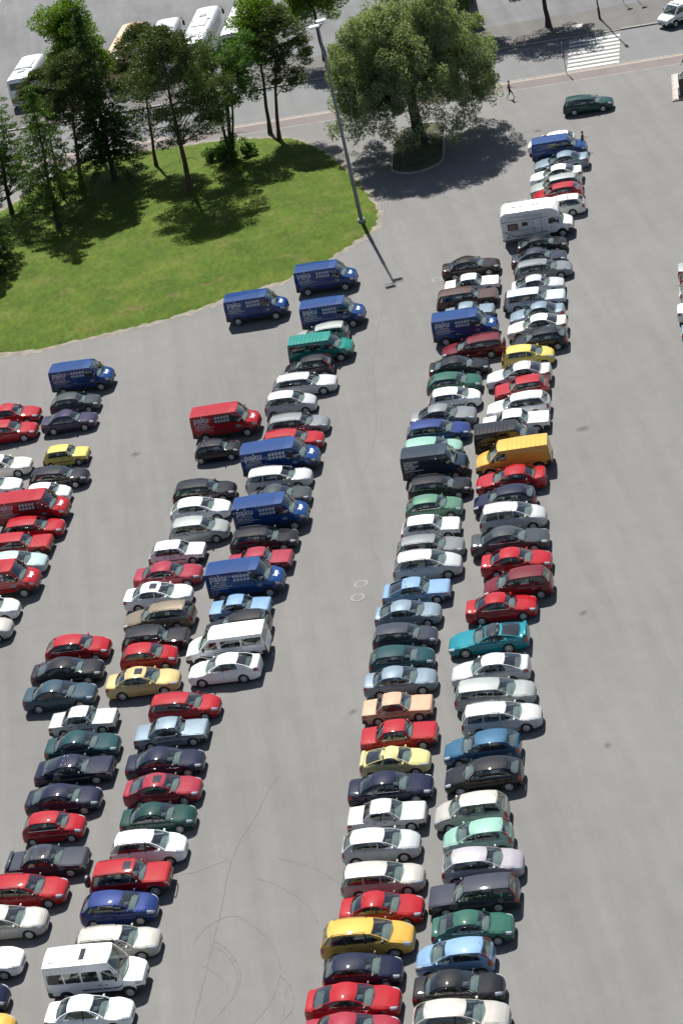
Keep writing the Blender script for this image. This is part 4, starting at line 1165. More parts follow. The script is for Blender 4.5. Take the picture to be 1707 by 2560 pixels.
    if var == 'minibus':
        gg = G(); p = s.roof_pt(s.dr-.45, -.45); gg.lathe([(.16, 0), (.16, .03), (.13, .06), (0, .065)], 16, axis='z', c=(p[0], p[1], p[2]-.01))
        put('roof_vent', gg.mesh('roof_vent', [WHITEV], 40))
    if 'spoiler' in var or key in ('coupe', 'coupe_small'):
        gg = G(); d = s.L-.20; zz = s.zt(s.L-.3)+(.12 if 'spoiler' in var else .07)
        gg.box((s.L/2-d, 0, zz), (.10, s.w(s.L-.2)*.9, .016), ch=.01)
        for yq in (-.55, .55): gg.box((s.L/2-d+.01, yq*s.half, zz-.06), (.05, .03, .06))
        put('spoiler', gg.mesh('spoiler', [paint('white')], 40), painted=True)
    if key == 'suv':
        gg = G(); gg.lathe([(0, -.10), (.30, -.10), (.345, -.07), (.36, 0), (.345, .07), (.30, .10), (0, .10)], 20, axis='x', c=(-s.L/2-.13, -.15, 1.02))
        put('spare_wheel', fix_normals(gg.mesh('spare_wheel', [mat('spare_cover', (.02, .02, .021), .45)], 40)))
        gg = G(); gg.tube([(s.L/2+.05, -.55, .55), (s.L/2+.09, -.45, .80), (s.L/2+.09, .45, .80), (s.L/2+.05, .55, .55)], .03, 8)
        put('bull_bar', gg.mesh('bull_bar', [TRIM], 50))
    if s.van and var in ('paku', 'lettered', 'panel', 'minibus', 'windows'):   # pressed roof ribs
        gg = G(); n = 26 if var in ('paku', 'lettered') else 9
        for d in np.linspace(s.dw+.62, s.dr-.14, n):
            hw = .022 if n > 20 else .05
            P = [[s.roof_pt(d+q, u)+np.array([0, 0, h]) for u in np.linspace(-.92, .92, 7)] for q, h in ((-hw, .001), (-hw*.5, .014), (hw*.5, .014), (hw, .001))]
            gg.grid(P)
        put('roof_ribs', gg.mesh('roof_ribs', [paint('white')], 50), painted=True)
    if s.van and var in ('paku',):
        for side in (-1, 1):
            r0 = s.L-.28 if side < 0 else B+1.05
            for txt, size, bold, x, z in (('paku', .62, .012, .05, 1.64), ('ovelle.com', .185, .004, .28, 1.48), ('0400-650075', .20, .004, .10, 1.28), ('www.pakuovelle.com', .115, .002, .16, 1.05)):
                gg = G(); V, F = text_geo(txt, size, bold); decal(s, gg, V, F, r0-x if side < 0 else r0+x, z, side)
                if txt == 'paku':       # slab serifs
                    for q in ((.0, .285, .07, .32), (.0, -.135, .16, -.10), (.0+.70, .43, .78, .46), (.70, 0, .86, .03), (1.0, .285, 1.06, .32), (1.20, .285, 1.26, .32)):
                        pass
                put('lettering', gg.mesh('lettering', [VINYL]))
            gg = G(); V, F = rectv(.0, .0, 1.52, .035); decal(s, gg, V, F, r0 if side < 0 else r0, 1.19, side); put('stripe', gg.mesh('stripe', [mat('vinyl_grey', (.5, .5, .5), .5)]))
            c0 = r0-1.62 if side < 0 else r0-1.02
            if side > 0: c0 = B+.02
            for i in range(5):
                for j in range(2):
                    gg = G(); V, F = ringv(.12+i*.235, .33-j*.26, .042, .095); decal(s, gg, V, F, c0, 1.50, side)
                    V, F = rectv(.10+i*.235, .315-j*.26, .14+i*.235, .345-j*.26); decal(s, gg, V, F, c0, 1.50, side)
                    V, F = rectv(.15+i*.235, .41-j*.26, .20+i*.235, .45-j*.26); decal(s, gg, V, F, c0, 1.50, side)
                    put('service_icon', gg.mesh('service_icon', [VINYL]))
            gg = G(); V, F = disc(0, 0, .2, 20); V = [(x, z*.55) for x, z in V]
            decal(s, gg, V, F, s.dc+.62, 1.02, side, .010); put('door_emblem', gg.mesh('door_emblem', [mat('emblem_grey', (.16, .18, .24), .5)]))
        gg = G(); V, F = text_geo('paku', .36, .014); vs = []
        for x, z in V:
            d = .52-z; yy = x-.36; p = s.surf(d, min(2.9, abs(yy)/(.42*s.w(d)) if abs(yy) < .42*s.w(d) else 1+(abs(yy)-.42*s.w(d))/(.44*s.w(d)))); vs.append((p[0], yy, p[2]+.012))
        gg.add(vs, F); put('bonnet_lettering', gg.mesh('bonnet_lettering', [WHITEV]))
    if var == 'lettered':
        for side in (-1, 1):
            for i, txt in enumerate(('KYLPYHUONEET', 'MITTOJEN', 'KEITTIOKALUST', '0400 201010')):
                gg = G(); V, F = text_geo(txt, .155, .003); decal(s, gg, V, F, s.L-.3 if side < 0 else B+1.3, 1.72-i*.155, side); put('lettering', gg.mesh('lettering', [WHITEV]))
            gg = G(); V, F = rectv(0, 0, 1.5, .05); decal(s, gg, V, F, s.L-.3 if side < 0 else B+1.3, 1.1, side); put('stripe', gg.mesh('stripe', [mat('vinyl_grey', (.5, .5, .5), .5)]))
    if not s.van and key not in ('coupe',):
        gg = G(); p = s.roof_pt(s.dr-.10, 0); gg.tube([p, p+np.array([-.10, 0, .20])], [.010, .005], 5); put('aerial', gg.mesh('aerial', [TRIM]))
    return parts

PROTO = {}
NOUN = dict(sedan='saloon', sedan_boxy='boxy saloon', liftback='liftback', liftback_boxy='boxy liftback', hatch='hatchback', hatch_small='small hatchback',
            hatch_boxy='boxy hatchback', estate='estate car', estate_boxy='boxy estate car', mpv='minivan', suv='off-roader', mini='compact hatchback',
            coupe='sports coupe', coupe_small='small coupe', van='panel van', van_mid='low van', minibus='minibus', motorhome='motorhome')
NAME = dict(sedan='saloon_car', sedan_boxy='saloon_car', liftback='liftback_car', liftback_boxy='liftback_car', hatch='hatchback_car', hatch_small='hatchback_car',
            hatch_boxy='hatchback_car', estate='estate_car', estate_boxy='estate_car', mpv='minivan', suv='off_roader', mini='hatchback_car',
            coupe='sports_coupe', coupe_small='sports_coupe', van='panel_van', van_mid='low_van', minibus='minibus')
CATE = dict(van='van', van_mid='van', minibus='minibus', mpv='minivan')
def place_vehicle(key, var, colour, loc, rz, label, group, ver=0):
    k = (key, var, ver)
    if k not in PROTO: PROTO[k] = build_proto(key, var, ver)
    root = thing(NAME[key], loc, rz, label, CATE.get(key, 'car'), group)
    pm = paint(colour); made = []
    for name, me, par, l, painted in PROTO[k]:
        o = bpy.data.objects.new(name, me); COL.objects.link(o)
        o.location = l[:3]
        if len(l) == 4: o.rotation_euler = (0, 0, math.pi)
        o.parent = root if par < 0 else made[par]
        if painted:
            o.material_slots[0].link = 'OBJECT'; o.material_slots[0].material = pm
        made.append(o)
    return root
def short(c):
    _, typ, col, face, *_r = c
    opts = c[7]
    if typ == 'van_mid' and 'windows' in opts and col == 'white': return 'white window van'
    n = NOUN[typ]
    if typ == 'motorhome': return 'white motorhome'
    return PAINTS[col][0]+' '+n
def describe(c):
    opts = c[7]; t = short(c)
    if 'paku' in opts: t = t.replace('panel van', 'lettered van')
    if c[3] == 'L': t += ' facing left'
    elif 'sunroof' in opts: t += ' with sunroof'
    elif 'bars' in opts: t += ' with roof bars'
    elif 'rails' in opts: t += ' with roof rails'
    elif 'rack' in opts: t += ' with roof rack'
    return t
GROUPS = dict(right='cars in the right column of the long double row', left='cars in the left column of the long double row',
              middle='cars in the column below the paired vans', inner='cars in the second column from the left', outer='cars in the lower left column',
              corner='cars in the upper left column', fringe='cars cut by the left edge', edge='cars cut by the right edge', street='cars out on the open asphalt')
WHERE = dict(right='right column of the long row', left='left column of the long row', middle='column below the paired vans', inner='second column from left',
             outer='lower left column', corner='upper left column', fringe='left picture edge', edge='right picture edge', street='open asphalt')
NAVYP = mat('panel_black', (.012, .012, .016), .4)
LABELS = []
for i, c in enumerate(CARS):
    row = c[0]
    prv = CARS[i-1] if i > 0 and CARS[i-1][0] == row else None
    nxt = CARS[i+1] if i+1 < len(CARS) and CARS[i+1][0] == row else None
    d = describe(c)
    if row == 'street': L = 'bottle green estate car driving near the crosswalk, apart from the parked rows'
    elif prv and nxt: L = '%s between %s and %s' % (d, short(prv), short(nxt))
    elif nxt: L = '%s at the far end of its column, beyond %s' % (d, short(nxt))
    else: L = '%s nearest the camera in its column, after %s' % (d, short(prv))
    LABELS.append(L)
SPECIAL = {('inner', 0): 'blue lettered van standing alone beside the grass, left of two vans',
           ('middle', 0): 'blue lettered van at the grass edge, farthest of the three there',
           ('middle', 1): 'blue lettered van just below another, hidden at its base by grey estate',
           ('corner', 0): 'blue lettered van farthest left, alone above the left columns'}
cnt = {}
for i, c in enumerate(CARS):
    k = cnt.get(c[0], 0); cnt[c[0]] = k+1
    if (c[0], k) in SPECIAL: LABELS[i] = SPECIAL[(c[0], k)]
for i, L in enumerate(LABELS):
    if LABELS.count(L) > 1:
        print('DUP LABEL', L)
VERS = random.Random(4)
for c, L in zip(CARS, LABELS):
    row, typ, col, face, x, y, rz, opts, sc = c
    if typ == 'motorhome': MOTORHOME = (x, y, rz, L, sc); continue
    var = '+'.join(o for o in opts if o in ('rails', 'sunroof', 'bars', 'rack', 'paku', 'lettered', 'panel', 'windows', 'crew', 'spoiler'))
    if typ == 'minibus': var = 'minibus'
    if typ == 'van_mid' and not var: var = 'panel'
    ver = VERS.choice((0, 1, 2, 3)) if typ in ('sedan', 'estate', 'hatch', 'liftback', 'hatch_small', 'sedan_boxy', 'mpv') else 0
    r = place_vehicle(typ, var, col, (x, y, 0.012), rz+math.radians(VERS.uniform(-1.3, 1.3)), L, GROUPS[row], ver)
    if col == 'red' and 'paku' in opts:          # dark panel behind the icons on the red vans
        s_ = Shape(TYPES['van']); bb = s_.dc+1.18
        if 'icon_panel' not in bpy.data.meshes:
            gg = G()
            for side in (-1, 1):
                V = [(x_, z_) for x_ in np.linspace(.0, 1.32, 5) for z_ in (-.10, .18, .48)]; F = [(i*3+j, i*3+j+1, i*3+j+4, i*3+j+3) for i in range(4) for j in range(2)]
                decal(s_, gg, V, F, s_.L-1.86 if side < 0 else bb+.0, 1.50, side, .0035)
            ME_PANEL = gg.mesh('icon_panel', [NAVYP])
        obj('icon_panel', ME_PANEL, r)
    r.scale = (sc, .5+.5*min(sc, 1.04), 1.0 if sc > .95 else .97)
# ================================================================ motorhome
WALLW = mat('motorhome_white', (.70, .71, .71), .4, coat=.3, var=.06, vscale=1.2)
NAVYS = mat('stripe_navy', (.02, .025, .05), .5)
BROWNG = mat('brown_acrylic', (.09, .045, .028), .12, coat=1)
def build_motorhome(x, y, rz, label, sc):
    root = thing('motorhome', (x, y, .012), rz, label, 'motorhome', GROUPS['right'])
    L = 6.0; made = []
    parts = build_proto('van', 'panel'); van_L = TYPES['van']['L']; dx = L/2-van_L/2
    for name, me, par, l, painted in parts:
        if name in ('sliding_door', 'roof_ribs', 'tail_light', 'rear_bumper', 'moulding'):
            made.append(None); continue
        if par >= 0 and made[par] is None: made.append(None); continue
        o = bpy.data.objects.new(name, me); COL.objects.link(o)
        o.location = (l[0]+(dx if par < 0 else 0), l[1], l[2])
        if len(l) == 4: o.rotation_euler = (0, 0, math.pi)
        o.parent = root if par < 0 else made[par]
        if painted: o.material_slots[0].link = 'OBJECT'; o.material_slots[0].material = paint('white')
        made.append(o)
    prof = [(2.0, .50), (5.90, .50), (5.98, .60), (6.0, 2.20), (5.93, 2.52), (5.72, 2.72), (5.5, 2.79), (1.95, 2.79), (1.45, 2.68), (1.12, 2.42), (.97, 2.12), (.99, 2.0), (1.12, 1.93), (2.0, 1.93)]
    c = np.mean(np.array(prof), 0); g = G(); rows = []
    for yy, ins in ((-1.10, .05), (-1.06, 0.), (1.06, 0.), (1.10, .05)):
        r = []
        for d, z in prof:
            q = np.array([d, z]); v = c-q; q = q+v/np.linalg.norm(v)*ins; r.append((L/2-q[0], yy, q[1]))
        r.append(r[0]); rows.append(r)
    g.grid(rows)
    n = len(prof)
    for k, fl in ((0, 0), (3, 1)):
        o = k*(n+1); f = tuple(o+i for i in range(n)); g.f.append(f if fl else f[::-1]); g.m.append(0)
    me = g.mesh('living_box', [WALLW]); fix_normals(me)
    me.polygons.foreach_set('use_smooth', [True]*len(me.polygons)); me.set_sharp_from_angle(angle=math.radians(40))
    box = obj('living_box', me, root)
    def bx(name, d0, d1, y0, y1, z0, z1, m, ch=0., par=root):
        g = G(); g.box((L/2-(d0+d1)/2, (y0+y1)/2, (z0+z1)/2), (abs(d1-d0)/2, abs(y1-y0)/2, abs(z1-z0)/2), ch=ch); return obj(name, g.mesh(name, [m]), par)
    for s in (-1, 1):
        f = bx('window_frame', 4.55, 5.45, s*1.09, s*1.115, 1.30, 1.85, TRIM); bx('window', 4.61, 5.39, s*1.10, s*1.125, 1.36, 1.79, BROWNG, par=f)
        f = bx('window_frame', 3.72, 4.20, s*1.09, s*1.115, 1.55, 1.85, TRIM); bx('window', 3.77, 4.15, s*1.10, s*1.125, 1.60, 1.80, BROWNG, par=f)
        bx('stripe', 2.05, 5.88, s*1.098, s*1.108, 2.02, 2.06, NAVYS); bx('stripe', 3.2, 5.85, s*1.098, s*1.108, 1.20, 1.225, NAVYS)
        bx('stripe', 3.45, 4.9, s*1.098, s*1.110, .70, .755, NAVYS); bx('stripe', 2.05, 3.1, s*1.098, s*1.110, .78, .83, NAVYS)
        g = G(); g.add([(L/2-4.9, s*1.11, .70), (L/2-4.9, s*1.11, .755), (L/2-5.75, s*1.11, 1.225), (L/2-5.75, s*1.11, 1.17)], [(0, 1, 2, 3)]); obj('stripe', g.mesh('stripe', [NAVYS]), root)
        bx('skirt', 2.05, 5.88, s*1.06, s*1.09, .36, .52, mat('skirt_grey', (.12, .125, .13), .6))
    bx('awning', 2.35, 5.35, -1.19, -1.10, 2.30, 2.42, mat('awning_alu', (.6, .62, .65), .35, metal=.5), .02)
    d = bx('entrance_door', 2.62, 3.22, -1.108, -1.098, .66, 1.98, WALLW); bx('door_seam', 2.595, 2.62, -1.106, -1.098, .66, 2.0, TRIM, par=d); bx('door_seam', 3.22, 3.245, -1.106, -1.098, .66, 2.0, TRIM, par=d)
    bx('handle', 3.1, 3.18, -1.125, -1.105, 1.2, 1.28, TRIM, par=d)
    bx('service_hatch', 5.45, 5.58, -1.112, -1.098, .66, .80, TRIM)
    for d0, w in ((4.9, .38), (4.25, .25), (3.1, .45)): bx('roof_hatch', d0-w, d0+w*.2, -.05, .45, 2.78, 2.86, mat('hatch_plastic', (.62, .62, .6), .5), .02)
    for s in (-1, 1):
        g = G(); g.tube([(L/2-5.6, s*.98, 2.74), (L/2-5.55, s*.98, 2.92), (L/2-3.6, s*.98, 2.92), (L/2-3.5, s*.98, 2.78)], .018, 6); obj('roof_rail', g.mesh('roof_rail', [CHROME], 50), root)
    g = G()
    for yy in (.35, .75): g.tube([(-L/2-.08, yy, .8), (-L/2-.08, yy, 2.6), (-L/2+.3, yy, 2.95)], .018, 6)
    for k in range(7): g.tube([(-L/2-.08, .35, .95+k*.27), (-L/2-.08, .75, .95+k*.27)], .014, 6)
    obj('ladder', g.mesh('ladder', [CHROME], 50), root)
    for s in (-1, 1): bx('tail_light', 6.0, 6.02, s*.75, s*1.0, .75, .92, TAIL)
    bx('rear_bumper', 5.85, 6.04, -1.05, 1.05, .42, .58, TRIM, .02)
    root.scale = (sc, 1, 1)
build_motorhome(*MOTORHOME)

# ================================================================ white passenger van on the street
r = place_vehicle('van_mid', 'windows', 'white', (43.05, 215.45, .02), math.radians(-152.6), 'white passenger van with dark side windows on the far street', 'vehicles on the far street')
g = G(); g.box((TYPES['van_mid']['L']/2-1.85, 0, 2.0), (.12, .55, .06), ch=.03)
obj('roof_sign', g.mesh('roof_sign', [WHITEV]), r)

# ================================================================ buses in the yard
BUSGLASS = mat('bus_window', (.012, .014, .016), .06, coat=1)
def build_bus(x, y, rz, body_rgb, label, L=12.0, red=False):
    W, H = 2.55, 3.3
    root = thing('parked_bus', (x, y, .02), rz, label, 'bus', 'buses parked in the yard')
    pm = mat('bus_paint_%d' % int(body_rgb[2]*1000), body_rgb, .4, coat=.8, var=.05, vscale=.6)
    # rounded shell
    prof = [(-W/2, .35), (-W/2, 1.5), (-W/2*.985, 2.7), (-W/2*.95, 3.05), (-W/2*.86, 3.22), (-W/2*.5, 3.29), (0, 3.30)]
    prof = prof+[(-a, b) for a, b in prof[:-1][::-1]]
    rows = []
    for xx, k in ((-L/2, .955), (-L/2+.05, .985), (-L/2+.15, 1.0), (-L/4, 1), (0, 1), (L/4, 1), (L/2-.5, 1.0), (L/2-.22, .985), (L/2-.06, .955), (L/2, .92)):
        rows.append([(xx, a*k, .35+(b-.35)*(k if b > 2.5 else 1)) for a, b in prof])
    g = G(); g.grid(rows)
    n = len(prof)
    g.f.append(tuple(range(n))); g.m.append(0); o = (len(rows)-1)*n; g.f.append(tuple(o+i for i in range(n))[::-1]); g.m.append(0)
    me = g.mesh('body', [pm]); fix_normals(me); me.polygons.foreach_set('use_smooth', [True]*len(me.polygons)); me.set_sharp_from_angle(angle=math.radians(35))
    obj('body', me, root)
    for s in (-1, 1):
        xs = np.linspace(-L/2+.6, L/2-1.0, 8)
        for i in range(7):
            g = G(); a, b = xs[i]+.04, xs[i+1]-.04
            g.grid([[(a, s*(W/2+.004), 1.55), (a, s*(W/2*.99+.006), 2.62)], [(b, s*(W/2+.004), 1.55), (b, s*(W/2*.99+.006), 2.62)]]); obj('window', g.mesh('window', [BUSGLASS]), root)
        for d in (-L/2+3.0, L/2-2.6):
            g = G(); g.lathe([(0, -.14), (.42, -.14), (.5, -.1), (.5, .1), (.42, .14), (0, .14)], 18, c=(0, 0, 0)); w = obj('wheel', fix_normals(g.mesh('wheel', [RUBBER], 40)), root, (d, s*(W/2-.16), .5))
            g = G(); g.lathe([(.3, s*.15), (.1, s*.10), (0, s*.12)], 14); obj('rim', g.mesh('rim', [STEELW], 40), w)
        g = G(); g.tube([(L/2-.05, s*1.15, 2.9), (L/2+.30, s*1.32, 3.0), (L/2+.38, s*1.38, 2.6)], .035, 6); g.box((L/2+.38, s*1.40, 2.30), (.06, .13, .28), ch=.04); obj('mirror', g.mesh('mirror', [TRIM], 40), root)
        g = G(); g.box((-L/2-.01, s*1.02, .95), (.02, .12, .25)); obj('tail_light', g.mesh('tail_light', [TAIL]), root)
        g = G(); g.box((L/2+.0, s*.92, .75), (.03, .2, .12), ch=.02); obj('headlight', g.mesh('headlight', [LAMP]), root)
    g = G(); g.box((L/2-.02, 0, 2.0), (.05, 1.08, .75), ch=.04); obj('windscreen', g.mesh('windscreen', [BUSGLASS]), root)
    g = G(); g.box((-L/2-.005, 0, 2.45), (.02, 1.0, .38), ch=.015); obj('rear_window', g.mesh('rear_window', [BUSGLASS]), root)
    if red:
        g = G(); g.box((-L/2-.012, 0, .98), (.012, 1.0, .06)); obj('stripe', g.mesh('stripe', [mat('bus_red', (.25, .02, .04), .5)]), root)
    HT = mat('roof_hatch_grey', (.16, .17, .18), .6)
    for d in (-L/2+2.2, L/2-3.2): g = G(); g.box((d, 0, 3.33), (.42, .36, .05), ch=.03); obj('roof_hatch', g.mesh('roof_hatch', [HT]), root)
    g = G(); g.box((.4, 0, 3.36), (1.15, .78, .10), ch=.06); obj('air_conditioner', g.mesh('air_conditioner', [pm], 40), root)
    for s in (-.7, .7): g = G(); g.box((L/2-4.6, s, 3.31), (.1, .3, .04), ch=.02); obj('roof_vent', g.mesh('roof_vent', [HT]), root)
    g = G(); g.box((0, 0, .30), (L/2-.3, W/2-.2, .14)); obj('underbody', g.mesh('underbody', [FLOORP]), root)
def bus_front(fx, fy, deg): a = math.radians(deg); return (fx-6*math.cos(a), fy-6*math.sin(a), a)
WB = (.74, .75, .76)
build_bus(*bus_front(-5.4, 246.4, 77), WB, 'white bus second from left in the yard, large roof box near its front')
build_bus(*bus_front(-1.0, 247.1, 77), (.73, .75, .78), 'white bus third of the close group in the yard behind the trees')
build_bus(*bus_front(3.3, 247.2, 77), (.75, .75, .75), 'white bus rightmost of the close group, mostly behind bright green leaves')
build_bus(*bus_front(-9.25, 248.0, 77), (.68, .42, .24), 'orange-roofed bus in the yard, leftmost of the close group')
build_bus(-21.2, 241.5, math.radians(77), (.72, .74, .77), 'short white bus standing alone at far left with red mark on its rear', L=7.6, red=True)
build_bus(23.2, 234.4, math.radians(100), (.10, .11, .12), 'dark bus mostly hidden behind the big willow')

# ================================================================ lamp posts, signs
GALV = mat('galvanised_steel', (.16, .17, .19), .5, metal=.4, var=.15, vscale=2)
LAMPW = mat('lamp_housing', (.62, .64, .66), .4)
t = thing('lamp_post', (7.52, 184.71, .30), 0, 'tall grey double-headed lamp post at the corner of the lawn', 'lamp post')
g = G(); g.tube([(0, 0, -.3), (0, 0, 5.8), (0, 0, 5.81), (0, 0, 11.7), (0, 0, 11.71), (0, 0, 17.4)], [.17, .155, .135, .12, .10, .075], 12); obj('pole', g.mesh('pole', [GALV], 50), t)
g = G(); g.lathe([(.36, -.3), (.36, .05), (.28, .16), (.19, .20)], 14, axis='z'); obj('base', g.mesh('base', [mat('concrete', (.30, .295, .28), .9, var=.2)], 40), t)
for z in (5.8, 11.7):
    g = G(); g.lathe([(.15, -.12), (.165, -.08), (.165, .08), (.13, .12)], 12, axis='z', c=(0, 0, z)); obj('collar', g.mesh('collar', [GALV], 40), t)
g = G(); g.tube([(-.75, .0, 17.40), (0, 0, 17.35), (.75, .0, 17.40)], .04, 8); obj('bracket', g.mesh('bracket', [GALV], 50), t)
for s in (-1, 1):
    g = G(); g.box((s*.35, s*.55, 17.48), (.42, .25, .08), ch=.06); h = obj('lamp_head', g.mesh('lamp_head', [LAMPW], 40), t)
    g = G(); g.box((s*.35, s*.55, 17.385), (.34, .18, .02), ch=.012); obj('lens', g.mesh('lens', [mat('lamp_lens', (.5, .52, .52), .2)], 40), h)
    g = G(); g.tube([(0, 0, 17.40), (s*.35, s*.55, 17.44)], .035, 6); obj('arm', g.mesh('arm', [GALV]), t)
t = thing('street_lamp', (36.26, 221.45, .125), 0, 'slim brown street lamp post rising beyond the crosswalk', 'street lamp')
DPOLE = mat('pole_brown', (.055, .035, .03), .6)
g = G(); g.tube([(0, 0, 0), (0, 0, 1.2), (0, 0, 1.21), (0, 0, 11.6)], [.12, .12, .075, .055], 10); obj('pole', g.mesh('pole', [DPOLE], 50), t)
g = G(); g.box((0, -.1, 11.65), (.16, .42, .08), ch=.05); obj('lamp_head', g.mesh('lamp_head', [LAMPW], 40), t)
SIGNB = mat('sign_blue', (.02, .09, .34), .4); SIGNBK = mat('sign_back_grey', (.28, .29, .30), .5)
t = thing('crossing_sign', (30.27, 208.84, 0), math.radians(-4), 'pole with two blue crossing signs at the near end of the crosswalk', 'road sign')
g = G(); g.tube([(0, 0, 0), (0, 0, 3.05)], .034, 8); obj('pole', g.mesh('pole', [GALV], 50), t)
for z, sz in ((2.70, .32), (2.0, .26)):
    g = G(); g.box((.045, 0, z), (.008, sz, sz), ch=.004); p = obj('sign_plate', g.mesh('sign_plate', [SIGNB]), t)
    g = G(); g.add([(.055, -sz*.62, z-sz*.55), (.055, sz*.62, z-sz*.55), (.055, 0, z+sz*.62)], [(0, 1, 2)]); obj('sign_symbol', g.mesh('sign_symbol', [WHITEV]), p)
    g = G(); g.box((.034, 0, z), (.003, sz*.96, sz*.96)); obj('sign_back', g.mesh('sign_back', [SIGNBK]), p)
for (x, y), lab in (((39.33, 224.23), 'left of two thin sign posts on the far pavement'), ((40.67, 223.65), 'right of two thin sign posts on the far pavement')):
    t = thing('sign_post', (x, y, .125), .2, lab, 'sign post', 'sign posts on the far pavement')
    g = G(); g.tube([(0, 0, 0), (0, 0, 2.9)], .032, 8); obj('pole', g.mesh('pole', [GALV], 50), t)
    g = G(); g.lathe([(0, -.01), (.32, -.01), (.32, .01), (0, .01)], 20, c=(0, -.05, 2.6)); obj('sign_plate', fix_normals(g.mesh('sign_plate', [SIGNBK])), t)
g = G(); g.box((0, 0, 0), (.62, .5, .012)); hx, hy = 33.75, 220.9
obj('service_cover', g.mesh('service_cover', [mat('cover_pale', (.36, .36, .34), .8, var=.15)]), pavement, (hx, hy, .137), (0, 0, math.radians(-13.4)))

# ================================================================ statue plinth
BRONZE = mat('dark_bronze', (.030, .034, .030), .42, metal=.5, var=.35, vscale=4)
PALES = mat('pale_stone', (.36, .345, .32), .85, var=.12, vscale=2)
BLACKS = mat('black_granite', (.022, .023, .025), .25, coat=.3, var=.2, vscale=5)
# ================================================================ trees
LEAF = dict(willow=leaf_mat('leaf_willow', (.110, .148, .064), (.280, .320, .175), .42), maple=leaf_mat('leaf_maple', (.038, .095, .018), (.095, .175, .034), .40),
            bright=leaf_mat('leaf_bright', (.060, .120, .010), (.140, .215, .022), .45), pine=leaf_mat('needle_pine', (.036, .058, .017), (.098, .124, .036), .26),
            spruce=leaf_mat('needle_spruce', (.020, .050, .011), (.055, .098, .022), .25), larch=leaf_mat('needle_larch', (.034, .080, .014), (.100, .160, .032), .36))
BARK = mat('bark_grey', (.045, .038, .032), .95, var=.4, vscale=5, bump=.8, bscale=10)
BARKP = mat('bark_pine', (.085, .048, .030), .95, var=.45, vscale=4, bump=.8, bscale=10)
def leaves(centers, radii, counts, l, w, droop=0., flat=0., seed=0):
    r = np.random.default_rng(seed)
    C = np.repeat(np.asarray(centers, float), counts, axis=0); Rd = np.repeat(np.asarray(radii, float), counts, axis=0); n = len(C)
    u = r.normal(size=(n, 3)); u /= np.linalg.norm(u, axis=1)[:, None]+1e-9
    rad = r.uniform(0.25, 1.0, n)**.55
    P = C+u*rad[:, None]*Rd
    a = r.normal(size=(n, 3)); a[:, 2] = a[:, 2]*(1-flat)-droop; a /= np.linalg.norm(a, axis=1)[:, None]+1e-9
    b = np.cross(a, r.normal(size=(n, 3))); b /= np.linalg.norm(b, axis=1)[:, None]+1e-9
    ll = l*r.uniform(.6, 1.3, n)[:, None]*.5; ww = w*r.uniform(.6, 1.3, n)[:, None]*.5
    V = np.stack([P-a*ll, P+b*ww, P+a*ll, P-b*ww], 1).reshape(-1, 3)
    return V
def make_tree(name, label, base, H, kind, clumps, lean=(0, 0), r0=.22, l=.20, w=.11, droop=0., flat=0., stems=None, z0=None, group=None, seed=1, limbs=26, trunk_to=.92, bare=0):
    """clumps: list of (dx, dy, z, rx, ry, rz, n) relative to the leaning trunk axis"""
    rr = random.Random(seed)
    zb = lawn_height(*base)-.05 if z0 is None else z0
    t = thing(name, (base[0], base[1], zb), 0, label, 'tree', group)
    ax = lambda z: np.array([lean[0]*(z/H)**1.15, lean[1]*(z/H)**1.15, z])
    g = G(); bark = BARKP if kind in ('pine',) else BARK
    pts = []; rad = []
    for i in range(11):
        z = H*trunk_to*i/10; p = ax(z)+np.array([rr.uniform(-.07, .07), rr.uniform(-.07, .07), 0])*(1 if 0 < i else 0)
        pts.append(p); rad.append(r0*(1.35 if i == 0 else 1)*(1-i/10*.86))
    if stems is None: g.tube(pts, rad, 10)
    else:
        for sx, sy, k in stems:
            pp = [p+np.array([sx, sy, 0])*(p[2]/H)**.8*1.0+np.array([sx, sy, 0])*.05 for p in pts]
            g.tube(pp, [q*k for q in rad], 8)
    cs = [(ax(c[2])+np.array([c[0], c[1], 0]), c[3:6], c[6]) for c in clumps]
    order = sorted(cs, key=lambda c: -c[2])[:limbs]
    for c, rd, n in order:
        zz = max(H*.12, c[2]-rr.uniform(.2, .5)*math.hypot(c[0]-ax(c[2])[0], c[1]-ax(c[2])[1])-.3); zz = min(zz, H*.85)
        a = ax(zz); m = (a+c)/2+np.array([rr.uniform(-.25, .25), rr.uniform(-.25, .25), rr.uniform(-.1, .35)])
        th = r0*.34*(1-zz/H*.7)
        g.tube([a, m, c], [th, th*.7, th*.25], 6)
    for i in range(bare):       # dead lower branches
        zz = H*rr.uniform(.15, .55); a = ax(zz); an = rr.uniform(0, 6.28); ln = rr.uniform(.8, 2.2)
        g.tube([a, a+np.array([math.cos(an)*ln*.6, math.sin(an)*ln*.6, .1]), a+np.array([math.cos(an)*ln, math.sin(an)*ln, -.25])], [.035, .025, .01], 5)
    obj('trunk', g.mesh('trunk', [bark], 60), t)
    V = leaves([c[0] for c in cs], [c[1] for c in cs], [c[2] for c in cs], l, w, droop, flat, seed)
    obj('crown', raw_mesh('crown', V, np.arange(len(V)).reshape(-1, 4), [LEAF[kind]]), t)
    return t
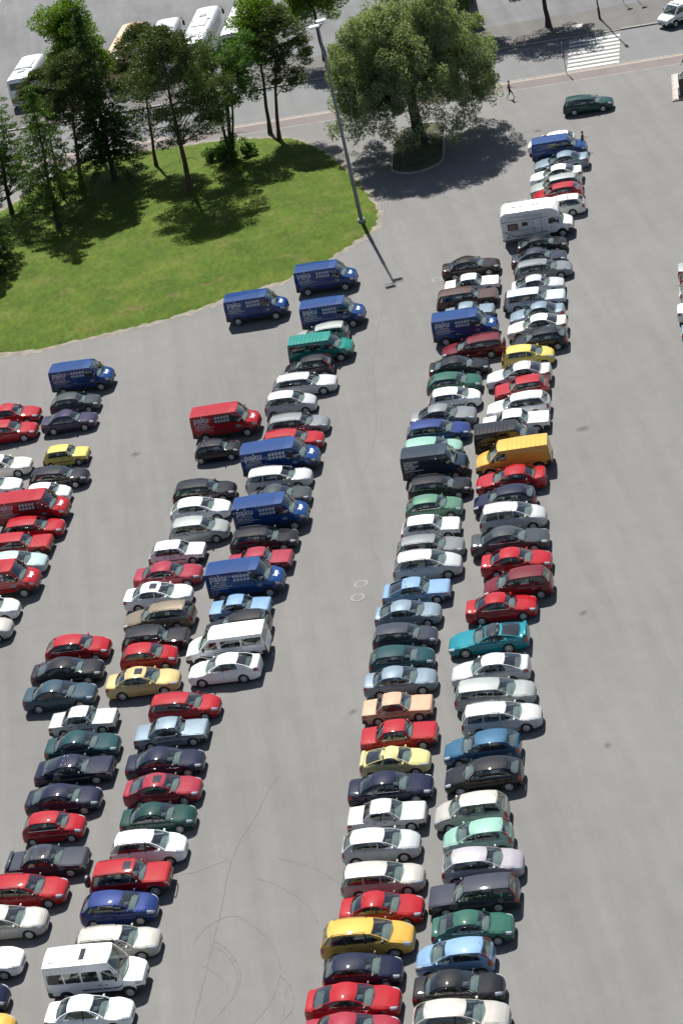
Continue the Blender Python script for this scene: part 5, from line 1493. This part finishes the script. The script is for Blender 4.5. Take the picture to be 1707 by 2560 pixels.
def ell_clumps(n, cz, rx, ry, rz, cr, leaves_n, seed, shell=.55, lumps=.25, zmin=None):
    r = np.random.default_rng(seed); out = []
    while len(out) < n:
        u = r.normal(size=3); u /= np.linalg.norm(u); k = r.uniform(shell, 1.0)*(1+lumps*math.sin(3*math.atan2(u[1], u[0])+seed)*.5+r.normal(0, .05))
        z = cz+u[2]*k*rz
        if zmin is not None and z < zmin: continue
        c = cr*r.uniform(.7, 1.35)
        out.append((u[0]*k*rx, u[1]*k*ry, z, c*1.1, c*1.1, c*.85, int(leaves_n*r.uniform(.6, 1.4))))
    return out
def pine_clumps(n, z0, z1, rmax, leaves_n, seed, side=(0, 0)):
    r = np.random.default_rng(seed); out = []
    for i in range(n):
        f = r.uniform(0, 1)**.85; z = z0+(z1-z0)*f
        rr_ = rmax*(math.sin(math.pi*(.18+.80*f))**.8)*r.uniform(.25, 1.0)**.6; an = r.uniform(0, 6.283); c = r.uniform(.45, .95)*(.6+.12*rmax)
        out.append((rr_*math.cos(an)+side[0]*(1-f), rr_*math.sin(an)+side[1]*(1-f), z+.1*rr_, c*1.25, c*1.25, c*.50, int(leaves_n*r.uniform(.6, 1.4))))
    return out
def spruce_clumps(z0, z1, rbase, leaves_n, seed, gap=.55, droop=.25):
    r = np.random.default_rng(seed); out = []; z = z0
    while z < z1:
        f = (z-z0)/(z1-z0); rad = rbase*(1-f)**.85+.15; n = max(4, int(7*(1-f)+4))
        a0 = r.uniform(0, 6.28)
        for k in range(n):
            an = a0+6.283*k/n+r.uniform(-.25, .25); L = rad*r.uniform(.7, 1.12)
            for q in np.linspace(.3, 1.0, max(2, int(L/.55))):
                out.append((L*q*math.cos(an), L*q*math.sin(an), z-droop*L*q*q+r.uniform(-.1, .1), .42, .42, .20, int(leaves_n*r.uniform(.5, 1.4))))
        z += gap*r.uniform(.8, 1.2)
    return out
# willow on the kerbed island
wr = np.random.default_rng(5); wc = []
LOBES = [(-4.7, -.8, 9.4, 2.7), (4.9, -1, 9.0, 2.8), (-.3, -3.6, 9.2, 2.9), (0, 2.5, 10.4, 3.2), (-2.7, -1.6, 11.4, 2.3), (2.9, -1.2, 11.5, 2.5), (-5.0, -1.6, 6.2, 2.0), (5.5, -2.0, 5.4, 2.2), (1.9, -4.3, 6.4, 2.1), (-2.2, -4.1, 6.2, 2.0), (4.5, 2.6, 7.2, 2.5), (-4.5, 2.6, 7.2, 2.5)]
for lx, ly, lz, lr in LOBES:
    for i in range(30):
        u = wr.normal(size=3); u /= np.linalg.norm(u); k = wr.uniform(.55, 1.0)
        c = wr.uniform(.45, .85); wc.append((lx+u[0]*lr*k, ly+u[1]*lr*k, lz+u[2]*lr*.95*k-.25*(u[0]**2+u[1]**2), c, c, c*1.15, int(wr.uniform(150, 330))))
wc += ell_clumps(120, 8.6, 6.1, 5.5, 4.5, 1.2, 360, 21, .5, .2)
for i in range(110):      # hanging skirt
    an = wr.uniform(0, 6.283); rr_ = wr.uniform(4.2, 7.6)*(1+.10*math.sin(3*an+1)); zz = wr.uniform(4.0, 8.2)
    wc.append((rr_*math.cos(an), rr_*math.sin(an), zz, .65, .65, 1.35, int(wr.uniform(120, 330))))
for i in range(70):       # thin trailing fringe
    an = wr.uniform(0, 6.283); rr_ = wr.uniform(4.5, 7.9); wc.append((rr_*math.cos(an), rr_*math.sin(an), wr.uniform(2.3, 4.2), .5, .5, .9, int(wr.uniform(50, 140))))
for i in range(70):
    wc.append((wr.uniform(-3.5, 3.5), wr.uniform(-2.5, 3.5), wr.uniform(5.0, 11), 1.3, 1.3, 1.2, 230))
make_tree('willow_tree', 'huge grey-green willow on the kerbed island', (14.9, 200.5), 13.4, 'willow', wc, (.3, 0), .62, .27, .095, droop=.6, z0=.10, seed=3, limbs=40, trunk_to=.75)
G1 = 'trees on the lawn mound'
make_tree('pine_tree', 'dark pine with a bare straight trunk at the right end of the lawn', (2.66, 209.5), 12.6, 'pine', pine_clumps(94, 5.2, 12.4, 2.9, 235, 31, (.9, -.5)), (2.3, 0), .20, .26, .085, group=G1, seed=31)
make_tree('maple_tree', 'leafy green tree with several thin stems left of the bare-trunked pine', (-2.05, 207.15), 12.6, 'maple', ell_clumps(95, 8.0, 3.7, 3.3, 4.6, .80, 230, 33, .45, .3)+ell_clumps(14, 1.2, 1.6, 1.6, .8, .5, 130, 34), (1.7, 0), .15, .19, .13, group=G1, seed=33,
          stems=[(-1.3, 0, 1), (.1, .2, 1.1), (1.2, -.2, .9), (.5, .9, .8)], bare=6)
make_tree('linden_tree', 'bright green tree behind the bare-trunked pine', (2.0, 212.0), 14.2, 'bright', ell_clumps(80, 10.3, 2.5, 2.7, 3.8, .85, 250, 35, .4, .3), (1.6, 0), .2, .20, .13, group=G1, seed=35)
make_tree('pine_tree', 'wide forked pine nearest the open grass', (-6.33, 201.08), 15.2, 'pine', pine_clumps(185, 4.8, 15.0, 4.9, 235, 37, (1.2, 0)), (.6, 0), .27, .26, .085, group=G1, seed=37, bare=8)
make_tree('pine_tree', 'slim dark pine whose rounded top hides the orange-roofed bus', (-9.14, 209.92), 13.4, 'pine', pine_clumps(101, 7.6, 13.3, 2.7, 235, 39), (1.7, 0), .17, .26, .085, group=G1, seed=39, bare=8)
make_tree('spruce_tree', 'tall dark spruce with branches close to the ground', (-13.14, 208.42), 16.8, 'spruce', spruce_clumps(2.4, 16.6, 3.7, 60, 41, .62), (.6, 0), .26, .26, .085, droop=.3, group=G1, seed=41, limbs=60, trunk_to=.97)
make_tree('aspen_tree', 'tallest bright yellow-green tree behind the spruce', (-14.2, 215.6), 17.6, 'bright', ell_clumps(150, 11.4, 3.1, 3.2, 6.0, .85, 300, 43, .35, .25), (.5, 0), .27, .21, .14, group=G1, seed=43)
make_tree('pine_tree', 'pine with crooked reddish limbs left of the spruce', (-16.19, 206.43), 13.6, 'pine', pine_clumps(108, 7.6, 13.4, 3.3, 235, 45), (2.0, 0), .24, .26, .085, group=G1, seed=45, bare=10)
make_tree('pine_tree', 'thin-trunked pine at the back left of the mound', (-18.31, 209.04), 12.2, 'pine', pine_clumps(64, 6.0, 12.0, 2.5, 235, 47), (1.0, 0), .14, .26, .085, group=G1, seed=47, bare=8)
make_tree('larch_tree', 'feathery green larch on the left of the mound', (-18.62, 200.02), 13.6, 'larch', spruce_clumps(2.8, 13.3, 3.8, 58, 49, .68, .34), (1.0, 0), .20, .22, .085, droop=.5, group=G1, seed=49, limbs=60, trunk_to=.96, bare=8)
make_tree('larch_tree', 'larch cut by the left picture edge', (-23.12, 207.09), 14.0, 'larch', spruce_clumps(3.6, 13.6, 3.6, 55, 51, .70, .34), (1.2, 0), .20, .22, .085, droop=.5, group=G1, seed=51, limbs=50, trunk_to=.96, bare=10)
make_tree('spruce_tree', 'low dark spruce at the left picture edge, nearest the lot', (-24.3, 193.4), 9.0, 'spruce', spruce_clumps(.8, 8.8, 2.6, 65, 53), (0, 0), .16, .24, .085, droop=.3, group=G1, seed=53, limbs=50, trunk_to=.97)
make_tree('larch_tree', 'larch just beyond the left picture edge, shading the grass corner', (-27.6, 196.5), 13.0, 'larch', spruce_clumps(2.0, 12.8, 3.6, 60, 55, .66, .28), (0, 0), .2, .22, .085, droop=.5, group=G1, seed=55, limbs=50, trunk_to=.96)
G2 = 'trees along the far street'
make_tree('street_tree', 'street tree with a dark trunk left of the crosswalk', (31.35, 222.92), 10.0, 'maple', ell_clumps(95, 6.6, 4.6, 3.9, 3.1, .85, 230, 61, .4, .35), (0, 0), .27, .22, .15, z0=.12, group=G2, seed=61)
make_tree('street_tree', 'street tree showing bright leaves left of the willow top', (9.3, 229.4), 10.5, 'bright', ell_clumps(85, 7.2, 3.6, 3.4, 3.0, .85, 230, 63, .4, .35), (0, 0), .23, .22, .15, z0=.12, group=G2, seed=63)
make_tree('street_tree', 'street tree hidden behind the right half of the willow', (24.1, 226.3), 10.0, 'maple', ell_clumps(85, 7.0, 3.6, 3.6, 3.0, .85, 230, 65, .4, .35), (0, 0), .23, .22, .15, z0=.12, group=G2, seed=65)
# low shrubs under the multi-stemmed tree
for i, (x, y, s, lab) in enumerate([(-3.9, 207.4, .9, 'low green shrub left of the multi-stemmed tree'), (-2.4, 205.7, .75, 'low green shrub in front of the multi-stemmed tree'), (-.6, 206.6, .7, 'low green shrub right of the multi-stemmed tree')]):
    zb = lawn_height(x, y); t = thing('shrub', (x, y, zb), 0, lab, 'shrub', 'shrubs on the mound')
    cs = ell_clumps(12, .9*s, 1.3*s, 1.1*s, .8*s, .45*s, 160, 70+i, .3)
    V = leaves([c[0:3] for c in cs], [c[3:6] for c in cs], [c[6] for c in cs], .17, .11, seed=70+i)
    obj('foliage', raw_mesh('foliage', V, np.arange(len(V)).reshape(-1, 4), [LEAF['maple']]), t)
    g = G()
    for k in range(6):
        a = k*1.05; g.tube([(0, 0, -.05), (.5*s*math.cos(a), .5*s*math.sin(a), .5*s), (1.0*s*math.cos(a), .9*s*math.sin(a), 1.1*s)], [.03, .02, .008], 5)
    obj('stems', g.mesh('stems', [BARK]), t)
# ================================================================ people and statue
SKIN = mat('skin', (.42, .25, .18), .6); HAIR = mat('hair_dark', (.022, .014, .010), .7)
BLACKC = mat('cloth_black', (.014, .013, .016), .9); SHOE = mat('shoe_pale', (.5, .5, .5), .7)
GREENC = mat('cloth_dark_green', (.02, .05, .045), .9); NAVYC = mat('cloth_navy', (.015, .018, .035), .9); EYE = mat('eye_dark', (.02, .015, .012), .4); LIP = mat('lip', (.32, .13, .11), .6)
def figure(J, mats_by_bone, name, parent, single=None):
    """one continuous skinned body; J joint positions, bones with radii"""
    bones = [('pelvis', 'belly'), ('belly', 'chest'), ('chest', 'neck'), ('neck', 'chin'), ('chin', 'crown')]
    for s in 'lr':
        bones += [('chest', 'sh'+s), ('sh'+s, 'el'+s), ('el'+s, 'wr'+s), ('wr'+s, 'pa'+s), ('pelvis', 'hip'+s), ('hip'+s, 'kn'+s), ('kn'+s, 'an'+s), ('an'+s, 'to'+s)]
        for k in range(5): bones += [('pa'+s, 'f%d%s' % (k, s)), ('f%d%s' % (k, s), 'g%d%s' % (k, s))]
    R = dict(pelvis=(.155, .12), belly=(.135, .10), chest=(.165, .115), neck=(.058, .058), chin=(.078, .085), crown=(.085, .09))
    for s in 'lr':
        R.update({'sh'+s: (.065, .065), 'el'+s: (.044, .044), 'wr'+s: (.030, .030), 'pa'+s: (.038, .022), 'hip'+s: (.095, .095), 'kn'+s: (.062, .062), 'an'+s: (.042, .042), 'to'+s: (.042, .03)})
        d = (np.array(J['wr'+s])-np.array(J['el'+s])); d /= np.linalg.norm(d); side = np.cross(d, [0, 0, 1.]); side /= np.linalg.norm(side)+1e-9
        J['pa'+s] = tuple(np.array(J['wr'+s])+d*.075)
        for k in range(5):
            o = np.array(J['pa'+s])+side*(k-2)*.019+d*.03 if k else np.array(J['wr'+s])+d*.04+side*.045
            ln = (.035, .045, .05, .046, .036)[k]
            J['f%d%s' % (k, s)] = tuple(o+d*.018); J['g%d%s' % (k, s)] = tuple(o+d*ln+np.array([0, 0, -.018]))
            R['f%d%s' % (k, s)] = (.0085, .0085); R['g%d%s' % (k, s)] = (.0075, .0075)
    keys = list(J.keys()); keys = [k for k in keys if k in R]; keys.remove('pelvis'); keys = ['pelvis']+keys
    me = bpy.data.meshes.new(name); me.from_pydata([J[k] for k in keys], [(keys.index(a), keys.index(b)) for a, b in bones], [])
    o = bpy.data.objects.new(name, me); COL.objects.link(o)
    o.modifiers.new('skin', 'SKIN'); ss = o.modifiers.new('sub', 'SUBSURF'); ss.levels = 1; ss.render_levels = 1
    sv = me.skin_vertices[0].data if me.skin_vertices else None
    if sv is None:
        bm_ = bmesh.new(); bm_.from_mesh(me); bm_.verts.layers.skin.verify(); bm_.to_mesh(me); bm_.free(); sv = me.skin_vertices[0].data
    for i, k in enumerate(keys): sv[i].radius = R[k]; sv[i].use_root = (k == 'pelvis')
    dg = bpy.context.evaluated_depsgraph_get(); m2 = bpy.data.meshes.new_from_object(o.evaluated_get(dg))
    bpy.data.objects.remove(o); bpy.data.meshes.remove(me)
    ms = [single] if single else sorted(set(mats_by_bone.values()), key=lambda m: m.name)
    m2.materials.clear()
    for m in ms: m2.materials.append(m)
    for p in m2.polygons:
        p.use_smooth = True
        if single: continue
        c = np.array(p.center); best = None
        for a, b in bones:
            A, B = np.array(J[a]), np.array(J[b]); t = np.clip((c-A)@(B-A)/((B-A)@(B-A)+1e-9), 0, 1); dd = np.linalg.norm(c-A-(B-A)*t)
            if best is None or dd < best[0]: best = (dd, a, b, t)
        key = best[1]+'>'+best[2]; base = ''.join(ch for ch in best[2] if not ch.isdigit())
        mm = None
        for kk, v in mats_by_bone.items():
            if kk == key[:-1] or kk == key or kk == best[2] or kk == best[2][:-1] or kk == base[:-1]: mm = v
        p.material_index = ms.index(mm or mats_by_bone['default'])
    return obj('body', m2, parent)
def head_bits(J, parent, hair=True, m=None):
    h = (np.array(J['chin'])+np.array(J['crown']))/2; f = np.array(J.get('face', (1, 0, 0)), float); sd = np.cross([0, 0, 1], f)
    if hair:
        g = G(); rows = []
        for i in range(7):
            th = math.pi*(.02+.55*i/6); r = .108*math.sin(th); z = .118*math.cos(th)
            rows.append([tuple(h-f*.018+sd*r*math.cos(a)*.95+f*r*math.sin(a)+np.array([0, 0, z+.045-(.05*(i/6) if math.sin(a) > .4 else 0)*-1])) for a in np.linspace(0, 2*math.pi, 15)])
        g.grid(rows); obj('hair', g.mesh('hair', [m or HAIR], 80), parent)
    for nm, off, sz, mt in (('nose', f*.105+np.array([0, 0, -.01]), (.014, .012, .022), m or SKIN), ('mouth', f*.094+np.array([0, 0, -.05]), (.008, .024, .007), m or LIP)):
        g = G(); g.box(tuple(h+off), sz, ch=.004); obj(nm, g.mesh(nm, [mt], 60), parent)
    for s in (-1, 1):
        g = G(); g.box(tuple(h+f*.092+sd*.034*s+np.array([0, 0, .02])), (.008, .014, .007), ch=.003); obj('eye', g.mesh('eye', [m or EYE], 60), parent)
        g = G(); g.box(tuple(h+sd*.094*s+np.array([0, 0, -.005])), (.022, .010, .032), ch=.006); obj('ear', g.mesh('ear', [m or SKIN], 60), parent)
# walker: local +x is the walking direction
def walk_pose(st=1.0):
    J = dict(pelvis=(0, 0, .90), belly=(.0, 0, 1.08), chest=(.02, 0, 1.30), neck=(.03, 0, 1.47), chin=(.055, 0, 1.545), crown=(.05, 0, 1.635),
             shl=(.02, .185, 1.37), shr=(.02, -.185, 1.37), ell=(-.12, .25, 1.12), elr=(.20, -.26, 1.16), wrl=(-.22, .27, .90), wrr=(.42, -.27, 1.10),
             hipl=(0, .09, .86), hipr=(0, -.09, .86), knl=(.20*st, .10, .47), knr=(-.10*st, -.10, .46), anl=(.33*st, .10, .085), anr=(-.40*st, -.10, .14), tol=(.47*st, .10, .05), tor=(-.29*st, -.10, .045))
    return J
CL = {'default': BLACKC, 'el': SKIN, 'wr': SKIN, 'pa': SKIN, 'f': SKIN, 'g': SKIN, 'neck': SKIN, 'chin': SKIN, 'crown': SKIN, 'an': SKIN, 'to': SHOE}
wz = thing('person', (24.35, 205.75, .004), math.radians(-8), 'person in black walking across the asphalt right of the willow', 'person')
J = walk_pose(); figure(J, CL, 'walker', wz); head_bits(J, wz)
# person standing beside the blue van
pz = thing('person', (27.75, 188.85, 0), math.radians(-20), 'person in dark clothes standing behind the blue low van at the top', 'person')
J = dict(pelvis=(0, 0, .93), belly=(0, 0, 1.11), chest=(.03, 0, 1.34), neck=(.06, 0, 1.51), chin=(.10, 0, 1.585), crown=(.09, 0, 1.675),
         shl=(.02, .19, 1.41), shr=(.02, -.19, 1.41), ell=(.12, .25, 1.16), elr=(.14, -.25, 1.16), wrl=(.38, .14, 1.17), wrr=(.40, -.16, 1.19),
         hipl=(0, .09, .89), hipr=(0, -.09, .89), knl=(.03, .11, .48), knr=(.02, -.11, .48), anl=(0, .12, .085), anr=(0, -.12, .085), tol=(.15, .13, .045), tor=(.15, -.13, .045))
figure(J, {'default': GREENC, 'wr': SKIN, 'pa': SKIN, 'f': SKIN, 'g': SKIN, 'neck': SKIN, 'chin': SKIN, 'crown': SKIN, 'hip': NAVYC, 'kn': NAVYC, 'an': NAVYC, 'to': BLACKC}, 'stander', pz); head_bits(J, pz)
# statue on its plinth at the right picture edge
PX, PY, PA = 38.85, 195.85, math.radians(-12.6)
pv = thing('stone_paving', (39.54, 197.89, 0), PA, 'pale stone kerb slab around the black statue plinth', 'paving')
g = G(); g.box((0, 0, .09), (1.6, 3.2, .09), ch=.03); obj('slab', g.mesh('slab', [PALES]), pv)
for k in range(4):
    g = G(); w_, l_ = (1.47, .10) if k < 2 else (.10, 1.65)
    g.box(((0, 0, -1.66, 1.66)[k], (-3.26, 3.26, 0, 0)[k], .06), (1.72 if k < 2 else .055, .055 if k < 2 else 3.2, .06), ch=.012); obj('kerb_stone', g.mesh('kerb_stone', [mat('kerb_pinkish', (.36, .28, .25), .85, var=.2)]), pv)
pl_ = thing('plinth', (PX, PY, .18), PA, 'black granite plinth under the bronze figure', 'plinth')
g = G(); g.box((0, 0, .14), (.95, 1.0, .14), ch=.02); obj('foot', g.mesh('foot', [BLACKS]), pl_)
g = G(); g.box((0, 0, .92), (.78, .82, .64), ch=.02); obj('shaft', g.mesh('shaft', [BLACKS]), pl_)
g = G(); g.box((0, 0, 1.60), (.70, .74, .04), ch=.015); obj('cap', g.mesh('cap', [BRONZE]), pl_)
stt = thing('statue', (PX, PY, 1.82), PA+math.radians(10), 'dark bronze striding figure on the black plinth', 'statue')
J = walk_pose(1.25); J['elr'] = (.18, -.30, 1.20); figure(J, {}, 'statue', stt, single=BRONZE); head_bits(J, stt, True, BRONZE)
stt.scale = (1.12, 1.12, 1.12)
